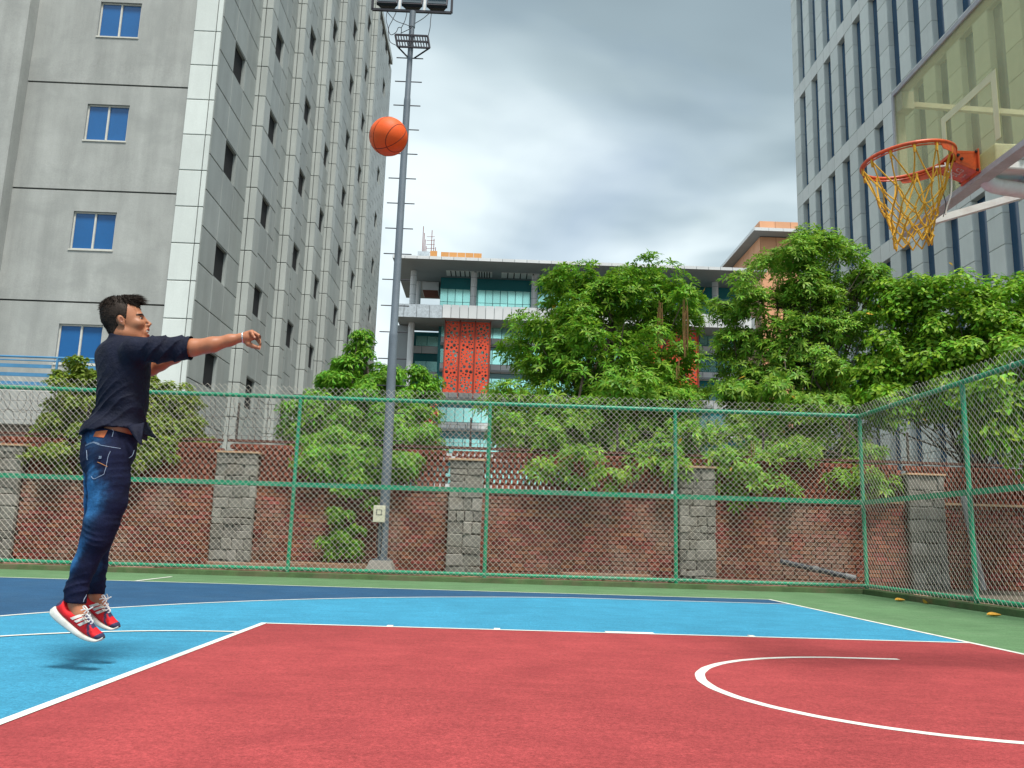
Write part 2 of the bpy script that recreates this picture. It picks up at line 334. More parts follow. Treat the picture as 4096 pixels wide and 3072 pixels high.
# ================================================================== brick boundary wall
WY = 11.2
m_brick = M('red_brick', (0.205, 0.062, 0.038), 0.9, 0.25, 1.4, 0.22, 70, 0.6, 45, isl=0.38, hue=0.018, dirt=(0.27, 0.185, 0.14), dirt_scale=0.9, dirt_amt=0.6)
m_mort = M('wall_mortar', (0.085, 0.055, 0.043), 0.95, 0.25, 3.0, 0.2, 60)
m_jali = M('terracotta_lattice', (0.20, 0.055, 0.032), 0.85, 0.2, 3.0, 0.15, 60, isl=0.3)
m_cop = M('sandstone_coping', (0.47, 0.30, 0.18), 0.85, 0.2, 4.0, 0.12, 50, isl=0.15)
m_beam = M('rusty_beam', (0.11, 0.042, 0.03), 0.8, 0.3, 3.0)
m_stone = M('grey_rubble_stone', (0.19, 0.182, 0.16), 0.92, 0.22, 4.0, 0.2, 45, 0.7, 25, isl=0.32, hue=0.012, dirt=(0.17, 0.15, 0.12), dirt_scale=2.2, dirt_amt=0.6)
WX0, WX1 = -16.5, 12.6
pill_x = [(-17.0, -16.3), (-13.25, -12.55), (-9.03, -8.28), (-4.75, -4.13), (-0.48, 0.19), (3.82, 4.50), (8.1, 8.8)]
wall = empty('boundary_wall', (0, WY, 0), 'weathered red brick boundary wall with lattice top behind the fence', 'wall')
MB().box(WX0, WX1, 0.04, 0.30, 0, 1.60).build('wall_core', m_mort, wall)
bm_ = chamfer_box(m_brick, 'brick', 0.03); rows = 21; bh = 1.60 / rows; items = []
random.seed(5)
def in_pillar(x): return any(a - 0.02 < x < b + 0.02 for a, b in pill_x)
for r in range(rows):
    x = WX0 + (0.12 if r % 2 else 0.0)
    while x < WX1:
        w = 0.228 + random.uniform(-.006, .006)
        if not (in_pillar(x + 0.02) and in_pillar(x + w - 0.02)):
            items.append(((x + w / 2, 0.03 + random.uniform(-.007, .007), r * bh + bh / 2), (w - 0.012, 0.075, bh - 0.013), random.uniform(-.006, .006)))
        x += w
pieces(wall, 'brick', bm_, items, 300, 'brick_courses')
bays = [(pill_x[i][1], pill_x[i + 1][0]) for i in range(len(pill_x) - 1)]
cop_me = chamfer_box(m_cop, 'coping'); jal_me = chamfer_box(m_jali, 'lattice_brick', 0.05); jit = []
for a, b in bays:
    link('coping', cop_me, wall, ((a + b) / 2, 0.14, 1.625), None, (b - a - 0.01, 0.40, 0.05))
    x = a + 0.10 - (0.66 if a > -16 else 0); c = 0
    while x < b - 0.1:
        for r in range(7):
            xx = x + (0.055 if r % 2 else 0)
            if xx < b - 0.06: jit.append(((xx, 0.14, 1.69 + r * 0.098), (0.078, 0.15, 0.068), 0.0))
            if xx < b - 0.06: jit.append(((xx + 0.027, 0.15, 1.738 + r * 0.098), (0.112, 0.09, 0.030), 0.0))
        x += 0.11
pieces(wall, 'lattice_brick', jal_me, jit, 300, 'lattice_courses')
for a, b in bays:
    MB().box(a - 0.66, b - 0.01, 0.09, 0.20, 2.375, 2.42).build('top_beam', m_beam, wall)
sp = MB()
for i in range(int((WX1 - WX0) / 0.12)):
    x = WX0 + i * 0.12; sp.tube([(x, 0.14, 2.42), (x, 0.14, 2.52)], [0.007, 0.001], 4)
sp.build('iron_spike', m_beam, wall, kind='stuff')
# stone pillars
st_me = chamfer_box(m_stone, 'stone', 0.09)
for pi_, (a, b) in enumerate(pill_x):
    if b < -14: continue
    where = ['', 'leftmost, at the picture edge behind the fence', 'beside the round clipped tree', 'beside the light mast', 'under the big whorl-leaved tree', 'beyond the fence corner', 'at the end of the wall past the corner'][pi_]
    e = empty('stone_pillar', ((a + b) / 2, WY - 0.10, 0), 'grey rubble stone pillar of the brick wall, ' + where, 'pillar', 'stone pillars of the boundary wall')
    w = b - a; MB().box(-w / 2 + 0.02, w / 2 - 0.02, -0.02, 0.42, 0, 2.13).build('pillar_core', m_mort, e)
    z = 0.0; random.seed(40 + pi_)
    while z < 2.10:
        h = min(random.uniform(0.10, 0.25), 2.13 - z)
        if 2.13 - z - h < 0.08: h = 2.13 - z
        x = -w / 2
        while x < w / 2 - 0.02:
            sw = random.uniform(0.10, 0.36)
            if w / 2 - x - sw < 0.10: sw = w / 2 - x
            link('stone', st_me, e, (x + sw / 2, -0.02 + random.uniform(-.015, .012), z + h / 2 + random.uniform(-.006, .006)), (random.uniform(-.06, .06), random.uniform(-.09, .09), random.uniform(-.08, .08)), (sw - 0.004 + random.uniform(-.012, .012), 0.09 + random.uniform(-.02, .02), h - 0.004 + random.uniform(-.015, .012))); x += sw
        z += h
    MB().box(-w / 2 - 0.03, w / 2 + 0.03, -0.10, 0.46, 2.135, 2.17).build('capstone', m_cop, e, bevel=0.006)
# razor wire coil on brackets
m_rust = M('rusty_wire', (0.075, 0.06, 0.055), 0.6, 0.3, 4.0, metal=0.4)
rw = empty('razor_wire', (0, WY + 0.14, 0), 'coil of rusty barbed wire on brackets above the brick wall', 'barbed wire')
pts = []
for i in range(0, 2400):
    t = i / 2400; X = -15.5 + t * 27.5; a = i * 0.36
    pts.append((X + 0.06 * math.sin(a * 0.7), 0.19 * math.cos(a), 2.665 + 0.19 * math.sin(a)))
MB().tube(pts, 0.0042, 3).build('coil', m_rust, rw)
pts = []
for i in range(0, 760):
    t = i / 760; X = -15.5 + t * 9.0; a = i * 0.35
    pts.append((X + 0.05 * math.sin(a * 0.6), 0.2 * math.cos(a), 3.0 + 0.20 * math.sin(a)))
MB().tube(pts, 0.0042, 3).build('coil', m_rust, rw)
for z in (2.50, 2.66, 2.84, 3.02): MB().tube([(-15.5, 0, z), (12, 0, z - 0.01)] if z < 2.9 else [(-15.5, 0, z), (-6.5, 0, z)], 0.0035, 3).build('strand', m_rust, rw)
for x in (-14.4, -11.6, -8.8, -6.0, -4.4, -1.6, 1.2, 4.0, 5.3, 7.6):
    MB().bar((x, 0, 2.41), (x, 0, 3.12 if x < -6 else 2.98), 0.035, 0.035).build('bracket', m_rust, rw)
# pipes left behind the fence
m_pipe = M('grey_plastic_pipe', (0.30, 0.30, 0.30), 0.5, 0.1, 3.0, dirt=(0.2, 0.18, 0.16), dirt_amt=0.4)
m_pipe2 = M('dark_pipe', (0.06, 0.065, 0.075), 0.5, 0.1, 3.0)
MB().tube([(4.78, 10.95, 1.86), (5.0, 10.85, 0.08)], 0.055, 14).build('drain_pipe', m_pipe, None, True, label='pale grey plastic pipe leaning on the wall beyond the fence corner', category='pipe')
pp = empty('fallen_pipe', (1.45, 10.55, 0.06), 'dark grey pipe lying slanted on the ground behind the fence corner', 'pipe')
MB().tube([(-0.15, 0.30, 0.42), (1.05, 0.1, 0.18)], 0.05, 12).build('pipe_shaft', m_pipe2, pp, True)
MB().tube([(0.40, 0.21, 0.31), (0.50, 0.19, 0.29)], 0.062, 12).tube([(0.95, 0.117, 0.20), (1.12, 0.08, 0.165)], 0.055, 12).build('pipe_sleeve', M('scuffed_grey_sleeve', (0.16, 0.165, 0.17), 0.6, 0.2, 6.0), pp, True)
# ================================================================== floodlight mast
m_mast = M('mast_grey_paint', (0.135, 0.165, 0.195), 0.5, 0.15, 2.0, 0.08, 40, spec=0.4, streak=0.2)
m_dark = M('dark_steel', (0.03, 0.03, 0.038), 0.5, 0.2, 4.0, metal=0.3)
m_conc = M('concrete', (0.30, 0.28, 0.25), 0.9, 0.2, 4.0, 0.15, 50, 0.4, 40)
m_box = M('cream_plastic', (0.66, 0.63, 0.48), 0.5, 0.06, 5.0)
m_cab = M('black_cable', (0.035, 0.035, 0.04), 0.6, 0.1)
mast = empty('light_mast', (-5.84, 10.5, 0), 'tall grey floodlight mast with climbing rungs behind the fence', 'light mast')
lean = lambda z: -0.006 * (z - 1.0) + 0.012 * max(0, z - 6)
MB().add([(-.30, -.26, 0.02), (.26, -.26, 0.02), (.26, .26, 0.02), (-.30, .26, 0.02), (-.19, -.17, .30), (.17, -.17, .30), (.17, .17, .30), (-.19, .17, .30)], [(0, 3, 2, 1), (4, 5, 6, 7), (0, 1, 5, 4), (1, 2, 6, 5), (2, 3, 7, 6), (3, 0, 4, 7)]).build('concrete_base', m_conc, mast, bevel=0.01)
prof = [(.090, .30), (.082, 4.32), (.081, 4.36), (.071, 4.40), (.064, 8.98), (.063, 9.02), (.055, 9.08), (.051, 10.55), (.062, 10.56), (.062, 10.9)]
MB().tube([(lean(z), 0, z) for r, z in prof], [r for r, z in prof], 20).build('pole', m_mast, mast, True)
MB().lathe([(.17, .30), (.17, .325), (.12, .33)], 12).build('base_plate', m_mast, mast)
for i in range(18):
    z = 1.9 + 0.5 * i
    if z > 10.0: break
    MB().tube([(lean(z) - 0.26, 0, z), (lean(z) + 0.26, 0, z)], 0.011, 6).build('rung', m_dark, mast)
jb = MB().box(-0.175, 0.03, -0.185, -0.10, 0.95, 1.24).build('junction_box', m_box, mast, bevel=0.012)
MB().box(-0.125, -0.02, -0.189, -0.186, 1.07, 1.17).build('label_plate', M('grey_print', (0.22, 0.22, 0.18), 0.6, 0.5, 60.0), jb)
MB().box(-0.105, -0.04, -0.192, -0.1895, 1.085, 1.155).build('label_plate', m_box, jb)
MB().tube([(-0.07, -0.13, 0.95), (-0.09, -0.135, 0.6), (-0.05, -0.12, 0.32)], 0.012, 6).tube([(-0.03, -0.13, 0.95), (0.0, -0.13, 0.7), (-0.02, -0.12, 0.4)], 0.01, 6).build('conduit', m_cab, mast)
hd = MB()
x0, x1, z0, z1 = -0.80, 0.76, 10.915, 11.75
for a, b in (((x0, 0, z0), (x1, 0, z0)), ((x0, 0, z1), (x1, 0, z1)), ((x0, 0, z0), (x0, 0, z1)), ((x1, 0, z0), (x1, 0, z1))): hd.bar(a, b, 0.045, 0.045)
hd.build('lamp_frame', m_dark, mast)
m_lens = M('lamp_glass', (0.02, 0.035, 0.045), 0.08, 0.05, spec=0.6)
for i in range(3):
    cx = x0 + 0.29 + i * 0.49
    fl = MB(); fl.box(cx - 0.205, cx + 0.205, 0.02, 0.09, 10.99, 11.40); fl.add([(cx - .19, .09, 11.0), (cx + .19, .09, 11.0), (cx + .19, .09, 11.38), (cx - .19, .09, 11.38), (cx - .1, .24, 11.1), (cx + .1, .24, 11.1), (cx + .1, .24, 11.3), (cx - .1, .24, 11.3)], [(4, 7, 6, 5), (0, 4, 5, 1), (1, 5, 6, 2), (2, 6, 7, 3), (3, 7, 4, 0)])
    fo = fl.build('floodlight', m_dark, mast, bevel=0.008)
    fo.data.transform(Matrix.Translation((0, 0.05, 11.2)) @ Matrix.Rotation(math.radians(-28), 4, 'X') @ Matrix.Translation((0, -0.05, -11.2)))
    ln = MB().box(cx - 0.18, cx + 0.18, 0.010, 0.019, 11.02, 11.37).build('lens', m_lens, fo)
    ln.data.transform(Matrix.Translation((0, 0.05, 11.2)) @ Matrix.Rotation(math.radians(-28), 4, 'X') @ Matrix.Translation((0, -0.05, -11.2)))
for cx in (-0.265, 0.225): MB().bar((cx, 0, z0 + 0.02), (cx, 0, 11.45), 0.045, 0.03).build('yoke', M('white_bracket', (0.7, 0.7, 0.68), 0.4), mast)
rk = MB(); zb, zt = 10.05, 10.36
for a, b in (((-.24, -.14, zb), (.38, -.14, zb)), ((-.31, -.05, zt), (.32, -.05, zt)), ((-.24, -.14, zb), (-.31, -.05, zt)), ((.38, -.14, zb), (.32, -.05, zt)), ((-.27, -.095, (zb + zt) / 2), (.35, -.095, (zb + zt) / 2))): rk.bar(a, b, 0.03, 0.03)
for i in range(1, 12):
    t = i / 12; rk.bar((-.24 + .62 * t, -.14, zb), (-.31 + .63 * t, -.05, zt), 0.016, 0.016)
rk.build('ballast_rack', m_dark, mast)
MB().bar((-.24, -.14, zb), (-.03, 0, 9.90), .022, .022).bar((.38, -.14, zb), (.07, 0, 9.90), .022, .022).build('rack_brace', m_dark, mast)
def cable(P): MB().tube(P, 0.0075, 5).build('cable', m_cab, mast, True)
def sm(P, n=10):
    P = [Vector(q) for q in P]; out = []
    for i in range(len(P) - 1):
        p0, p1, p2, p3 = P[max(i - 1, 0)], P[i], P[i + 1], P[min(i + 2, len(P) - 1)]
        for k in range(n):
            t = k / n; out.append(0.5 * ((2 * p1) + (p2 - p0) * t + (2 * p0 - 5 * p1 + 4 * p2 - p3) * t * t + (3 * p1 - p0 - 3 * p2 + p3) * t ** 3))
    return out + [P[-1]]
cable(sm([(-.50, 0, 10.93), (-.51, -.03, 10.7), (-.46, -.05, 10.5), (-.44, -.05, 10.35), (-.40, -.05, 10.2), (-.28, -.05, 10.13)]))
cable(sm([(-.31, 0, 10.93), (-.38, -.03, 10.7), (-.45, -.04, 10.5), (-.40, -.04, 10.36), (-.30, -.04, 10.42), (-.26, -.04, 10.52), (-.20, -.04, 10.5), (-.21, -.02, 10.36)]))
cable(sm([(-.55, .02, 10.95), (-.35, .02, 10.72), (-.10, -.05, 10.58), (.0, -.09, 10.5), (-.20, -.05, 10.4)]))
cable(sm([(-.11, 0, 10.93), (-.14, -.02, 10.7), (-.21, -.02, 10.52)]))
cable(sm([(.36, 0, 10.93), (.22, -.04, 10.75), (.06, -.08, 10.6)])); cable(sm([(.37, 0, 10.93), (.36, -.03, 10.7), (.36, -.05, 10.55), (.32, .05, 10.4), (.30, .1, 10.25)]))
# ================================================================== grey office block on the left
m_rend = M('grey_render', (0.36, 0.375, 0.36), 0.9, 0.10, 0.9, 0.07, 25, 0.2, 30, streak=0.2, dirt=(0.27, 0.285, 0.275), dirt_scale=0.8, dirt_amt=0.5)
m_white = M('pale_cladding', (0.62, 0.67, 0.645), 0.45, 0.06, 0.8, 0.03, 20, isl=0.05, streak=0.08)
m_pan = M('grey_cladding', (0.33, 0.365, 0.355), 0.42, 0.09, 0.7, 0.05, 18, isl=0.09, streak=0.16, spec=0.35)
m_pil = M('light_grey_cladding', (0.415, 0.45, 0.43), 0.42, 0.07, 0.7, 0.04, 18, isl=0.06, streak=0.12, spec=0.35)
m_joint = M('black_joint', (0.018, 0.02, 0.022), 0.9, 0.1)
m_bglass = M('blue_film_glass', (0.012, 0.105, 0.30), 0.16, 0.10, 0.7, 0.05, 30, spec=0.5)
m_dglass = M('dark_glass', (0.012, 0.018, 0.020), 0.10, 0.1, spec=0.5)
m_frame = M('window_frame_paint', (0.55, 0.55, 0.50), 0.5, 0.08)
lb = empty('office_block', (-13.5, 21.4, 0), 'grey office block with pale corner column and ribbed cladding side', 'building')
def LB(mb, name, mat, parent=None, **k):
    o = mb.build(name, mat, parent or lb, **k)
    o.data.transform(Matrix.Translation((13.5, -21.4, 0))); return o
LB(MB().box(-27, -13.62, 21.55, 61.15, 0, 40.0), 'structural_core', m_joint)
Z0 = 7.67; ZF = 3.72; WX = (-17.62, -16.25)
for k in range(-2, 9):
    zg = Z0 + ZF * k; z0 = max(zg, 0) + 0.0; z1 = zg + ZF - 0.05; zm = zg + 0.84
    if zg + ZF < 0.5: continue
    sill, head = zg + 1.72, zg + 2.99
    w = MB(); z0 = max(zg, 0)
    if zm > z0: w.box(-19.65, -14.42, 21.385, 21.60, z0, zm)
    lo = max(zm, z0)
    w.box(-19.65, WX[0], 21.40, 21.60, lo, z1).box(WX[1], -14.42, 21.40, 21.60, lo, z1)
    w.box(WX[0], WX[1], 21.40, 21.60, lo, sill).box(WX[0], WX[1], 21.40, 21.60, head, z1)
    LB(w, 'rendered_wall', m_rend)
    LB(MB().box(-27, -19.65, 20.90, 21.60, z0, z1 + 0.05), 'projecting_wall', m_rend)
    if sill > 2:
        fr = MB(); t = 0.05; a, b = WX
        for (x0, x1, za, zb) in ((a, b, head - t, head), (a, b, sill, sill + t), (a, a + t, sill + t, head - t), (b - t, b, sill + t, head - t), ((a + b) / 2 - .03, (a + b) / 2 + .03, sill + t, head - t)):
            fr.box(x0 + .002, x1 - .002, 21.47, 21.53, za + .002, zb - .002)
        wf = LB(fr, 'window', m_frame)
        for (x0, x1, yy) in ((a + t, (a + b) / 2 - .03, 21.50), ((a + b) / 2 + .03, b - t, 21.52)):
            LB(MB().box(x0, x1, yy, yy + .012, sill + t, head - t), 'pane', m_bglass, wf)
        LB(MB().box(a - .02, b + .02, 21.372, 21.47, sill - .05, sill - .003), 'window_sill', m_frame, wf)
# cladding pieces: unit box pillow facing -Y; side pieces are turned to face +X
pw = chamfer_box(m_white, 'column_panel', 0.012); pg = chamfer_box(m_pan, 'cladding_panel', 0.012); pp_ = chamfer_box(m_pil, 'rib_panel', 0.012)
GAP = 0.028; HP = ZF / 3; colp = []; sidep = []; ribp = []
ox, oy = 13.5, -21.4
zrow = [13.42 - ZF * 4 + HP * i for i in range(0, 36)]
def front(lst, x0, x1, y, z0, z1, d=0.06): lst.append((((x0 + x1) / 2 + ox, y + d / 2 + oy, (z0 + z1) / 2), (x1 - x0 - GAP, d, z1 - z0 - GAP), 0.0))
def side(lst, x, y0, y1, z0, z1, d=0.06): lst.append(((x - d / 2 + ox, (y0 + y1) / 2 + oy, (z0 + z1) / 2), (y1 - y0 - GAP, d, z1 - z0 - GAP), math.pi / 2))
for z in zrow:
    if 0 <= z < 39:
        front(colp, -14.42, -13.68, 21.34, z, z + HP); front(colp, -13.68, -13.50, 21.34, z, z + HP)
LB(MB().box(-14.42, -13.53, 21.39, 21.55, 0, 40), 'column_backing', m_joint)
ribs = [25.5, 30.6, 35.5, 39.45, 45.2, 50.4]; wins = [22.85, 27.6, 33.2, 38.0, 40.95, 43.75, 48.7, 57.0]
edges = [21.42] + ribs + [61.2]
headz = lambda k: 17.78 + ZF * k
for bi in range(len(edges) - 1):
    ya = edges[bi] + (0.8 if bi else 0.0); yb = edges[bi + 1]
    ws = [w for w in wins if ya - 0.05 < w < yb]
    cuts = [ya]
    for w in ws: cuts += [w, w + 1.25]
    cuts.append(yb); full = []
    for i in range(len(cuts) - 1):
        a, b = cuts[i], cuts[i + 1]; isw = any(abs(a - w) < 1e-6 for w in ws); n = 1 if isw else max(1, round((b - a) / 1.05))
        for j in range(n): full.append((a + (b - a) * j / n, a + (b - a) * (j + 1) / n, isw))
    for ci, (a, b, isw) in enumerate(full):
        if b - a < 0.08: continue
        for k in range(-5, 7):
            hz = headz(k)
            for r in range(3):
                off = 0.0 if isw or ci % 2 == 0 else HP * 0.5
                zt = hz + HP * (2 - r) + off
                if zt - HP < 0 or zt > 40.0: continue
                if isw and r == 2: continue
                side(sidep, -13.5, a, b, zt - HP, zt)
    for w in ws:
        for k in range(-4, 6):
            hz = headz(k)
            if hz > 39: continue
            rv = MB().box(-13.80, -13.515, w, w + .03, hz - HP, hz).box(-13.80, -13.515, w + 1.22, w + 1.25, hz - HP, hz).box(-13.80, -13.515, w + .03, w + 1.22, hz - .03, hz).box(-13.80, -13.515, w + .03, w + 1.22, hz - HP, hz - HP + .03)
            wo_ = LB(rv, 'side_window', m_pan)
            LB(MB().box(-13.79, -13.775, w + .03, w + .62, hz - HP + .03, hz - .03).box(-13.79, -13.775, w + .68, w + 1.22, hz - HP + .03, hz - .03), 'pane', m_dglass, wo_)
            LB(MB().box(-13.78, -13.74, w + .62, w + .68, hz - HP + .03, hz - .03), 'mullion', m_frame, wo_)
# openings in the core behind the side windows are simply dark: the core stops 12 cm behind the panels
for y in ribs:
    LB(MB().box(-13.62, -13.16, y + .06, y + .78, 0, 40), 'rib_backing', m_joint)
    for z in zrow:
        if 0 <= z < 39:
            front(ribp, -13.56, -13.36, y, z, z + HP); front(ribp, -13.36, -13.10, y, z, z + HP); side(ribp, -13.10, y + .0, y + .8, z, z + HP)
pieces(lb, 'column_panel', pw, colp, 300, 'column_panels'); pieces(lb, 'cladding_panel', pg, sidep, 300, 'cladding_rows'); pieces(lb, 'rib_panel', pp_, ribp, 300, 'rib_rows')
LB(MB().box(-27, -13.45, 21.3, 61.25, 40.0, 40.5), 'parapet', m_pil)
# terrace with the blue railing in front of the grey wall
m_taupe = M('taupe_render', (0.215, 0.19, 0.16), 0.9, 0.15, 1.2, 0.1, 30, streak=0.15)
m_rblue = M('blue_railing_paint', (0.075, 0.235, 0.42), 0.5, 0.12, 4.0)
tr = empty('terrace', (-20.5, 19.9, 0), 'low terrace with taupe base under the blue railing', 'terrace')
MB().box(-7, 6.2, -.7, .9, 0, 3.45).build('base_wall', m_taupe, tr); MB().box(-7.2, 6.4, -.9, .98, 3.452, 4.42).build('parapet_band', m_rend, tr, bevel=0.02)
rl = empty('railing', (-20.5, 19.05, 4.42), 'pale blue metal railing on the terrace of the grey block', 'railing')
MB().tube([(-7, 0, .96), (6.3, 0, .96)], .03, 8).build('handrail', m_rblue, rl); MB().tube([(-7, 0, .86), (6.3, 0, .86)], .018, 8).build('handrail', m_rblue, rl)
x = -6.6; n_ = 0
while x < 6.2:
    MB().bar((x, 0, 0), (x, 0, .94), .05, .05).bar((x + .38, 0, 0), (x + .38, 0, .94), .05, .05).build('baluster', m_rblue, rl)
    for z in (.2, .45, .7):
        MB().box(x + .52, min(x + 2.55, 6.3), -.02, .02, z - .05, z + .05).build('rail_bar', m_rblue, rl)
    x += 2.7
# ================================================================== teal glass building in the distance
m_teal = M('teal_glass', (0.075, 0.40, 0.365), 0.12, 0.12, 0.12, spec=0.6); m_tealb = M('teal_glass_bright', (0.42, 0.86, 0.79), 0.18, 0.08, 0.2, isl=0.12, spec=0.6, metal=0.75)
m_teald = M('deep_teal_glass', (0.03, 0.20, 0.22), 0.12, 0.12, 0.1, spec=0.5)
m_alu = M('aluminium_panel', (0.66, 0.69, 0.70), 0.4, 0.06, 0.3, isl=0.06, spec=0.4); m_sof = M('grey_soffit', (0.30, 0.335, 0.35), 0.6, 0.1, 0.3)
m_red = M('red_perforated_steel', (0.68, 0.085, 0.038), 0.55, 0.1, 0.5); m_redf = M('dark_red_steel', (0.22, 0.05, 0.035), 0.6, 0.1)
m_or = M('orange_panel', (0.62, 0.30, 0.10), 0.6, 0.08, 0.5, isl=0.07); m_orp = M('peach_cladding', (0.70, 0.36, 0.20), 0.55, 0.07, 0.3, isl=0.09)
m_foil = M('silver_foil', (0.52, 0.58, 0.62), 0.35, 0.25, 3.0, metal=0.3)
gb = empty('glass_building', (6, 102, 0), 'teal glass building with broad canopy roof and red perforated screens', 'building')
def GB(mb, name, mat, parent=None, **k):
    o = mb.build(name, mat, parent or gb, **k); o.data.transform(Matrix.Translation((-6, -102, 0))); return o
canopy = GB(MB().box(-16.85, 29.5, 95, 112.6, 34.30, 34.62), 'canopy_roof', m_sof)
for i in range(int(46.3 / 1.5)): GB(MB().box(-16.85 + i * 1.5 + .03, -16.85 + (i + 1) * 1.5 - .03, 94.93, 94.99, 34.28, 34.66), 'fascia_panel', m_alu, canopy)
def strip_panels(x0, x1, y, z0, z1, w, name, mat, d=.12):
    n = max(1, round((x1 - x0) / w))
    for i in range(n):
        a = x0 + (x1 - x0) * i / n; b = x0 + (x1 - x0) * (i + 1) / n
        GB(MB().box(a + .035, b - .035, y - d, y, z0, z1), name, mat)
# upper glazing (recessed) with panes
GB(MB().box(-11.3, 28.5, 102.2, 112, 22.0, 34.28), 'glazing_core', m_teald)
def panes(x0, x1, y, z0, z1, w, mat, rows=2):
    n = round((x1 - x0) / w)
    for i in range(n):
        a = x0 + (x1 - x0) * i / n; b = x0 + (x1 - x0) * (i + 1) / n
        for r in range(rows):
            GB(MB().box(a + .04, b - .04, y - .06, y - .01, z0 + (z1 - z0) * r / rows + .03, z0 + (z1 - z0) * (r + 1) / rows - .03), 'pane', mat)
panes(-11.3, 28.0, 102.2, 29.2, 32.75, 0.98, m_tealb, 2)
for (x0, x1) in ((-10.5, -6.9), (-6.6, -4.6), (-3.4, 1.5), (12.5, 17.5)):
    so = GB(MB().box(x0, x1, 99.2, 101.4, 34.262, 34.296), 'soffit_slot', M('pale_skylight', (0.8, 0.82, 0.8), 0.6))
    for i in range(1, 6): GB(MB().box(x0 + (x1 - x0) * i / 6 - .06, x0 + (x1 - x0) * i / 6 + .06, 99.2, 101.4, 34.20, 34.258), 'soffit_bar', m_joint, so)
for cx in (-14.65, -6.9, 0.9, 8.7, 16.5, 24.3):
    c = GB(MB().lathe([(.40, 27.6), (.40, 34.28)], 18, (cx, 100, 0)), 'column', m_alu)
    for z in np.arange(28.6, 34, 1.25): GB(MB().lathe([(.408, z), (.408, z + .05)], 18, (cx, 100, 0)), 'column_joint', m_sof, c)
GB(MB().lathe([(.36, 29), (.36, 34.28)], 16, (-14.4, 104.5, 0)), 'column', m_alu)
lv = GB(MB().box(-13.9, -11.7, 104.2, 107.8, 33.1, 34.25), 'louver_box', m_alu)
for i in range(6): GB(MB().box(-13.8, -11.8, 104.3 + i * .6, 104.7 + i * .6, 33.02, 33.095), 'louver', m_redf, lv)
GB(MB().box(-16.3, -11.3, 97.02, 104, 27.42, 29.0), 'balcony_slab', m_sof); strip_panels(-16.9, -10.6, 97, 27.38, 29.04, 1.6, 'foil_panel', m_foil)
GB(MB().box(-11.3, 28.5, 97.02, 102.1, 27.44, 28.9), 'balcony_slab', m_sof); strip_panels(-10.58, 28, 97, 27.45, 29.12, 1.08, 'spandrel_panel', m_alu)
# lower storeys
GB(MB().box(-11.2, 28.5, 101.2, 112, 0, 27.4), 'lower_core', m_teald); GB(MB().box(-16.0, -11.2, 104.6, 112, 0, 27.4), 'lower_core', m_teald)
for zs in (24.87, 21.46, 17.8, 13.9, 10.0, 6.2):
    strip_panels(-10.9, 28, 101.0, zs, zs + 1.08, 1.3, 'spandrel_panel', m_alu); GB(MB().box(-10.9, 24, 100.6, 101.19, zs + .1, zs + .35), 'ledge', m_sof)
    panes(-10.9, 28, 101.19, zs + 1.15, zs + 3.0, 1.1, m_tealb, 1)
    strip_panels(-15.8, -11.3, 104.4, zs - .4, zs + .55, 2.2, 'spandrel_panel', m_alu); panes(-14.4, -11.4, 104.6, zs + .6, zs + 2.0, 1.4, m_tealb, 1)
for cx in (-14.6,): GB(MB().lathe([(.40, 5), (.40, 27.4)], 18, (cx, 100, 0)), 'column', m_alu)
GB(MB().box(-16.6, -14.9, 101, 112, 16, 27.3), 'stair_tower', m_sof)
# perforated screens: plates with real holes
def perforated(w, h, seed):
    rg = random.Random(seed); bm = bmesh.new(); loops = []; cs = []
    tries = 0
    while tries < 2600 and len(cs) < 120:
        tries += 1; r = rg.choice([.10, .13, .17, .21]); x = rg.uniform(r + .06, w - r - .06); z = rg.uniform(r + .06, h - r - .06)
        if all((x - a) ** 2 + (z - b) ** 2 > (r + c + .07) ** 2 for a, b, c in cs): cs.append((x, z, r))
    def loop(P):
        vv = [bm.verts.new((x, 0, z)) for x, z in P]
        for i in range(len(vv)): bm.edges.new((vv[i], vv[(i + 1) % len(vv)]))
    loop([(0, 0), (w, 0), (w, h), (0, h)])
    for x, z, r in cs: loop([(x + r * math.cos(a), z + r * math.sin(a)) for a in np.linspace(0, 2 * math.pi, 10, endpoint=False)])
    bmesh.ops.triangle_fill(bm, use_beauty=True, use_dissolve=False, edges=bm.edges[:])
    me = bpy.data.meshes.new('perforated_plate'); bm.to_mesh(me); bm.free(); me.materials.append(m_red); return me
for (xa, xb, za, zb, sd) in ((-10.2, -4.55, 18.3, 27.3, 3), (15.4, 21.5, 18.5, 27.3, 8)):
    n = 3; w = (xb - xa) / n
    for i in range(n):
        o = link('perforated_plate', perforated(w - .16, zb - za, sd + i), gb, (xa + i * w + .08 - 6, 98 - 102, za)); md = o.modifiers.new('t', 'SOLIDIFY'); md.thickness = .06
    for i in range(n + 1): GB(MB().box(xa + i * w - .07, xa + i * w + .07, 97.85, 98.1, za - .7, zb + .3), 'screen_post', m_redf)
for i in range(5): GB(MB().box(-11.3 + i * 1.06, -11.3 + (i + 1) * 1.06 - .05, 100, 100.15, 34.63, 37.0), 'roof_screen', m_or)
GB(MB().box(-14.3, -12.8, 100, 100.15, 34.63, 37.0), 'roof_screen', m_foil); GB(MB().box(-12.7, -11.8, 100, 100.15, 34.63, 37.1), 'roof_screen', m_or)
sf = MB(); random.seed(9)
for i in range(7):
    x = -14.1 + i * .12; sf.tube([(x, 104 + i * .5, 34.6), (x, 104 + i * .5, 41.9 - i * .75)], .05, 5)
for i in range(3):
    x = -12.9 + i * .35; sf.tube([(x, 104, 34.6), (x + random.uniform(-.2, .2), 104, 41.4 - i * 1.2)], .05, 5)
